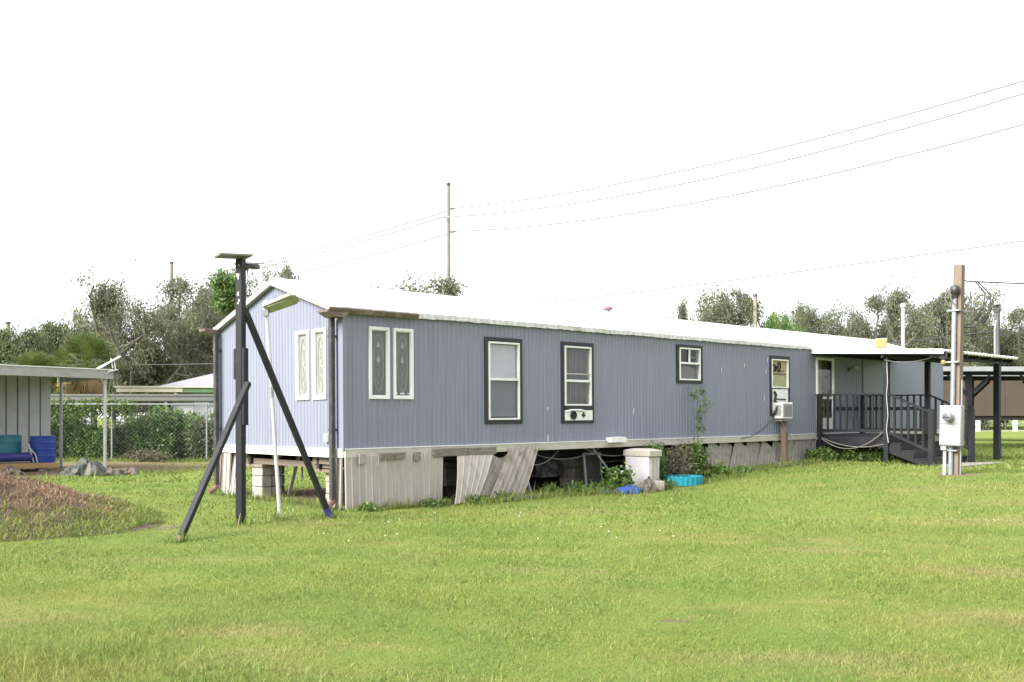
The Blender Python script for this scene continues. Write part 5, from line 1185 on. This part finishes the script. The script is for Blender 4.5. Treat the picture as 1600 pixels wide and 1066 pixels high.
weed(13.85, -.35, 222, .35, .40, 900, .08, .045, 'leafy weeds at the left foot of the porch'); weed(14.75, -.9, 223, .40, .5, 1300, .09, .05, 'leafy weeds under the porch deck'); weed(14.9, -1.5, 224, .30, .45, 900, .08, .045, 'weeds under the front of the porch'); weed(15.9, -1.2, 225, .35, .5, 900, .08, .045, 'weeds behind the porch steps')
weed(.3, -.25, 226, .10, .14, 160, .06, .03, 'small weeds at the near corner of the skirting'); weed(1.6, -.25, 227, .09, .25, 220, .06, .03, 'low weeds along the upright beige skirting')
# tall thin sapling against the wall
rng = np.random.default_rng(8); mb = MB(); P_ = []; q = w2(8.95, -.18)
st = [(0, 0, 0), (.05, 0, .6), (-.03, .0, 1.2), (.04, .02, 1.7), (.0, .05, 2.05)]; mb.tube(st, [.014, .012, .009, .006, .003], 5, False)
for i in range(20):
    z = rng.uniform(.75, 2.0); a = rng.uniform(0, 6.28); ln = rng.uniform(.12, .38)*(1.25 if 1.35 < z < 1.85 else .65); d = np.array([math.cos(a), -abs(math.sin(a))*.6, .25]); pts = [np.array([0, 0, z])+d*ln*t-np.array([0, 0, .15*ln*t*t]) for t in (0, .5, 1)]
    mb.tube([tuple(p) for p in pts], .003, 3, False)
    for t in np.linspace(.3, 1, 17): P_.append(np.array([0, 0, z])+d*ln*t+rng.normal(0, .025, 3))
V, F = leaves(np.array(P_), .075, .026, rng, droop=.3); plant('sapling', 'tall thin sapling growing against the blue wall below the small window', 'sapling', (q.x, q.y, q.z), mb, V, F, LEAFW, LEAFS, None, YAW)
# ------------------------------------------------------------------ grass blades
def grass_mat(name, dark, dead=False):
    m = bpy.data.materials.new(name); m.use_nodes = True; n = m.node_tree; N = n.nodes.new; K = n.links.new; b = n.nodes['Principled BSDF']; b.inputs['Roughness'].default_value = .55; b.inputs['Specular IOR Level'].default_value = .25
    c, noise, ramp, mix, g = grass_color_nodes(n, N, K, dark)
    ge = N('ShaderNodeNewGeometry'); h = N('ShaderNodeHueSaturation'); r = N('ShaderNodeMapRange'); r.inputs[3].default_value = .76; r.inputs[4].default_value = 1.30; K(ge.outputs['Random Per Island'], r.inputs[0]); K(r.outputs[0], h.inputs['Value'])
    m2 = N('ShaderNodeMath'); m2.operation = 'MULTIPLY'; m2.inputs[1].default_value = 53.3; fr = N('ShaderNodeMath'); fr.operation = 'FRACT'; K(ge.outputs['Random Per Island'], m2.inputs[0]); K(m2.outputs[0], fr.inputs[0])
    dry = ramp(fr.outputs[0], .94, .97); K(mix(dry, c, (.30, .24, .12)), h.inputs['Color'])
    K(h.outputs[0], b.inputs['Base Color']); t = N('ShaderNodeBsdfTranslucent'); K(h.outputs[0], t.inputs[0]); ms = N('ShaderNodeMixShader'); ms.inputs[0].default_value = .3
    K(b.outputs[0], ms.inputs[1]); K(t.outputs[0], ms.inputs[2]); K(ms.outputs[0], n.nodes['Material Output'].inputs[0]); return m
GRASSM = grass_mat('grass_blade', 1.0)
vgz = np.vectorize(gz); vfz = np.vectorize(fine_z)
def blades(x, y, z, h, w, rng, lean=.7):
    n = len(x); a = rng.uniform(0, 6.28, n); s = np.stack([np.cos(a), np.sin(a), np.zeros(n)], 1)*(w/2)[:, None]
    b = rng.uniform(0, 6.28, n); l = np.abs(rng.normal(0, lean, n)); d = np.stack([np.cos(b)*l, np.sin(b)*l, np.ones(n)], 1); d /= np.linalg.norm(d, axis=1)[:, None]
    d2 = d + np.stack([np.cos(b)*.7, np.sin(b)*.7, -.1*np.ones(n)], 1); d2 /= np.linalg.norm(d2, axis=1)[:, None]
    p = np.stack([x, y, z-.004], 1); hm = h[:, None]
    V = np.stack([p-s, p+s, p+d*hm*.55+s*.8, p+d*hm*.55-s*.8, p+d*hm*.55+d2*hm*.5], 1).reshape(-1, 3)
    o = np.arange(n)[:, None]*5; F = np.concatenate([o+np.array([0, 1, 2]), o+np.array([0, 2, 3]), o+np.array([3, 2, 4])], 1).reshape(-1, 3); return V, F
def dirt_mask(x, y):
    m = np.zeros(len(x))
    for (cx, cy, rx, ry, an, k) in DIRT:
        c, s = math.cos(an), math.sin(an); dx, dy = x-cx, y-cy; a = (dx*c+dy*s)/rx; b = (-dx*s+dy*c)/ry
        r = np.maximum(abs(a), abs(b))**6 if rx > 8 else a*a+b*b
        m = np.maximum(m, np.clip((1.25-r)/.5, 0, 1)*min(1, k+.1))
    return m
def lumps(x, y): return np.sin(x*1.1+1.3*np.sin(y*.8))*np.sin(y*1.4+.9*np.sin(x*1.2))*.5+.5*np.sin(x*3.1+y*1.7)*np.sin(y*3.7-x*2.1)
def field(y0, y1, dens, h, w, seed, name):
    rng = np.random.default_rng(seed); area = .56*(y1*y1-y0*y0); n = int(area*dens)
    y = np.sqrt(rng.uniform(y0*y0, y1*y1, n)); x = rng.uniform(-1, 1, n)*(.555*y+.25)
    lm = lumps(x, y); k = rng.random(n) > dirt_mask(x, y); k &= rng.random(n) < (.72+.28*lm)
    x, y, lm = x[k], y[k], lm[k]; lush = np.clip((6.35-y+.5*np.sin(x*1.7))*1.3, 0, 1)*np.clip((.4-x)/1.2, .0, 1)
    hh = h*(rng.gamma(4, .25, len(x)))*(1+.35*lm)*(1+.8*lush)
    V, F = blades(x, y, vgz(x, y)+vfz(x, y), hh, w*rng.uniform(.6, 1.4, len(x)), rng); o = np_mesh(name, V, F, GRASSM); tag(o, 'short mown grass blades covering the lawn', kind='stuff'); return o
field(5.2, 8.5, 5600, .025, .0044, 1, 'grass'); field(8.5, 13, 2500, .028, .0066, 2, 'grass'); field(13, 21, 650, .036, .013, 3, 'grass'); field(21, 40, 130, .055, .032, 4, 'grass')
# taller grass at the foot of things
rng = np.random.default_rng(9); X_ = []; Y_ = []
def fringe(x0, y0, x1, y1, n, sp): 
    t = rng.random(n); X_.append(x0+(x1-x0)*t+rng.normal(0, sp, n)); Y_.append(y0+(y1-y0)*t+rng.normal(0, sp, n))
for (ua, va, ub, vb, n, sp) in ((0, -.12, 2.2, -.2, 900, .05), (2.2, -.5, 5, -.7, 1600, .14), (5, -.7, 6.9, -.9, 1300, .18), (8.2, -1.0, 9.5, -.9, 500, .12), (9.5, -.5, 14, -.5, 1800, .12), (14.3, -2., 15, -2.0, 300, .1), (-.1, 0, -.1, 4.2, 900, .07)):
    p, q = w2(ua, va), w2(ub, vb); fringe(p.x, p.y, q.x, q.y, n, sp)
for p in ((-3.66, 12.9), (-3.26, 13.5), (-2.6, 13.78), (-3.96, 11.45), (-10.76, 25.4)): fringe(p[0]-.1, p[1]-.05, p[0]+.1, p[1]+.05, 90, .05)
fringe(-15, 31.2, -8.7, 31.8, 2500, .12)
x, y = np.concatenate(X_), np.concatenate(Y_)
V, F = blades(x, y, vgz(x, y)+vfz(x, y), .11*rng.gamma(4, .25, len(x)), .011*rng.uniform(.6, 1.4, len(x)), rng, .5); tag(np_mesh('tall_grass', V, F, GRASSM), 'taller grass left along the skirting and posts', kind='stuff')
# dead grass and green grass on the mound
n = 75000; x = rng.uniform(-10.5, -4.9, n); y = rng.uniform(10.9, 15.8, n); z = np.array([mound_z(a, b) for a, b in zip(x, y)]); k = z > .003; x, y, z = x[k], y[k], z[k]
top = (z > .25+.09*rng.normal(size=len(z))); z2 = z+vfz(x, y)
V, F = blades(x[top], y[top], z2[top], .058*rng.gamma(4, .25, top.sum()), .010*rng.uniform(.6, 1.5, top.sum()), rng, 1.1); tag(np_mesh('dead_grass', V, F, STRAW), 'tangled dead brown grass on top of the dirt mound', kind='stuff')
lo = ~top; V, F = blades(x[lo], y[lo], z2[lo], .05*rng.gamma(4, .25, lo.sum()), .011*rng.uniform(.6, 1.5, lo.sum()), rng, .9); tag(np_mesh('mound_grass', V, F, GRASSM), 'green grass around the lower slope of the mound', kind='stuff')
# small white clover heads and fallen leaves on the lawn
mb = MB(); r6 = random.Random(12)
for i in range(22):
    y = r6.uniform(11, 17); x = r6.uniform(-4.5, 2.5); mb.lathe([(0, -.008), (.010, 0), (0, .008)], 5, (x, y, gz(x, y)+fine_z(x, y)+.04))
tag(mb.build('clover_flowers', FLOWER), 'tiny white clover heads scattered in the lawn', kind='stuff')
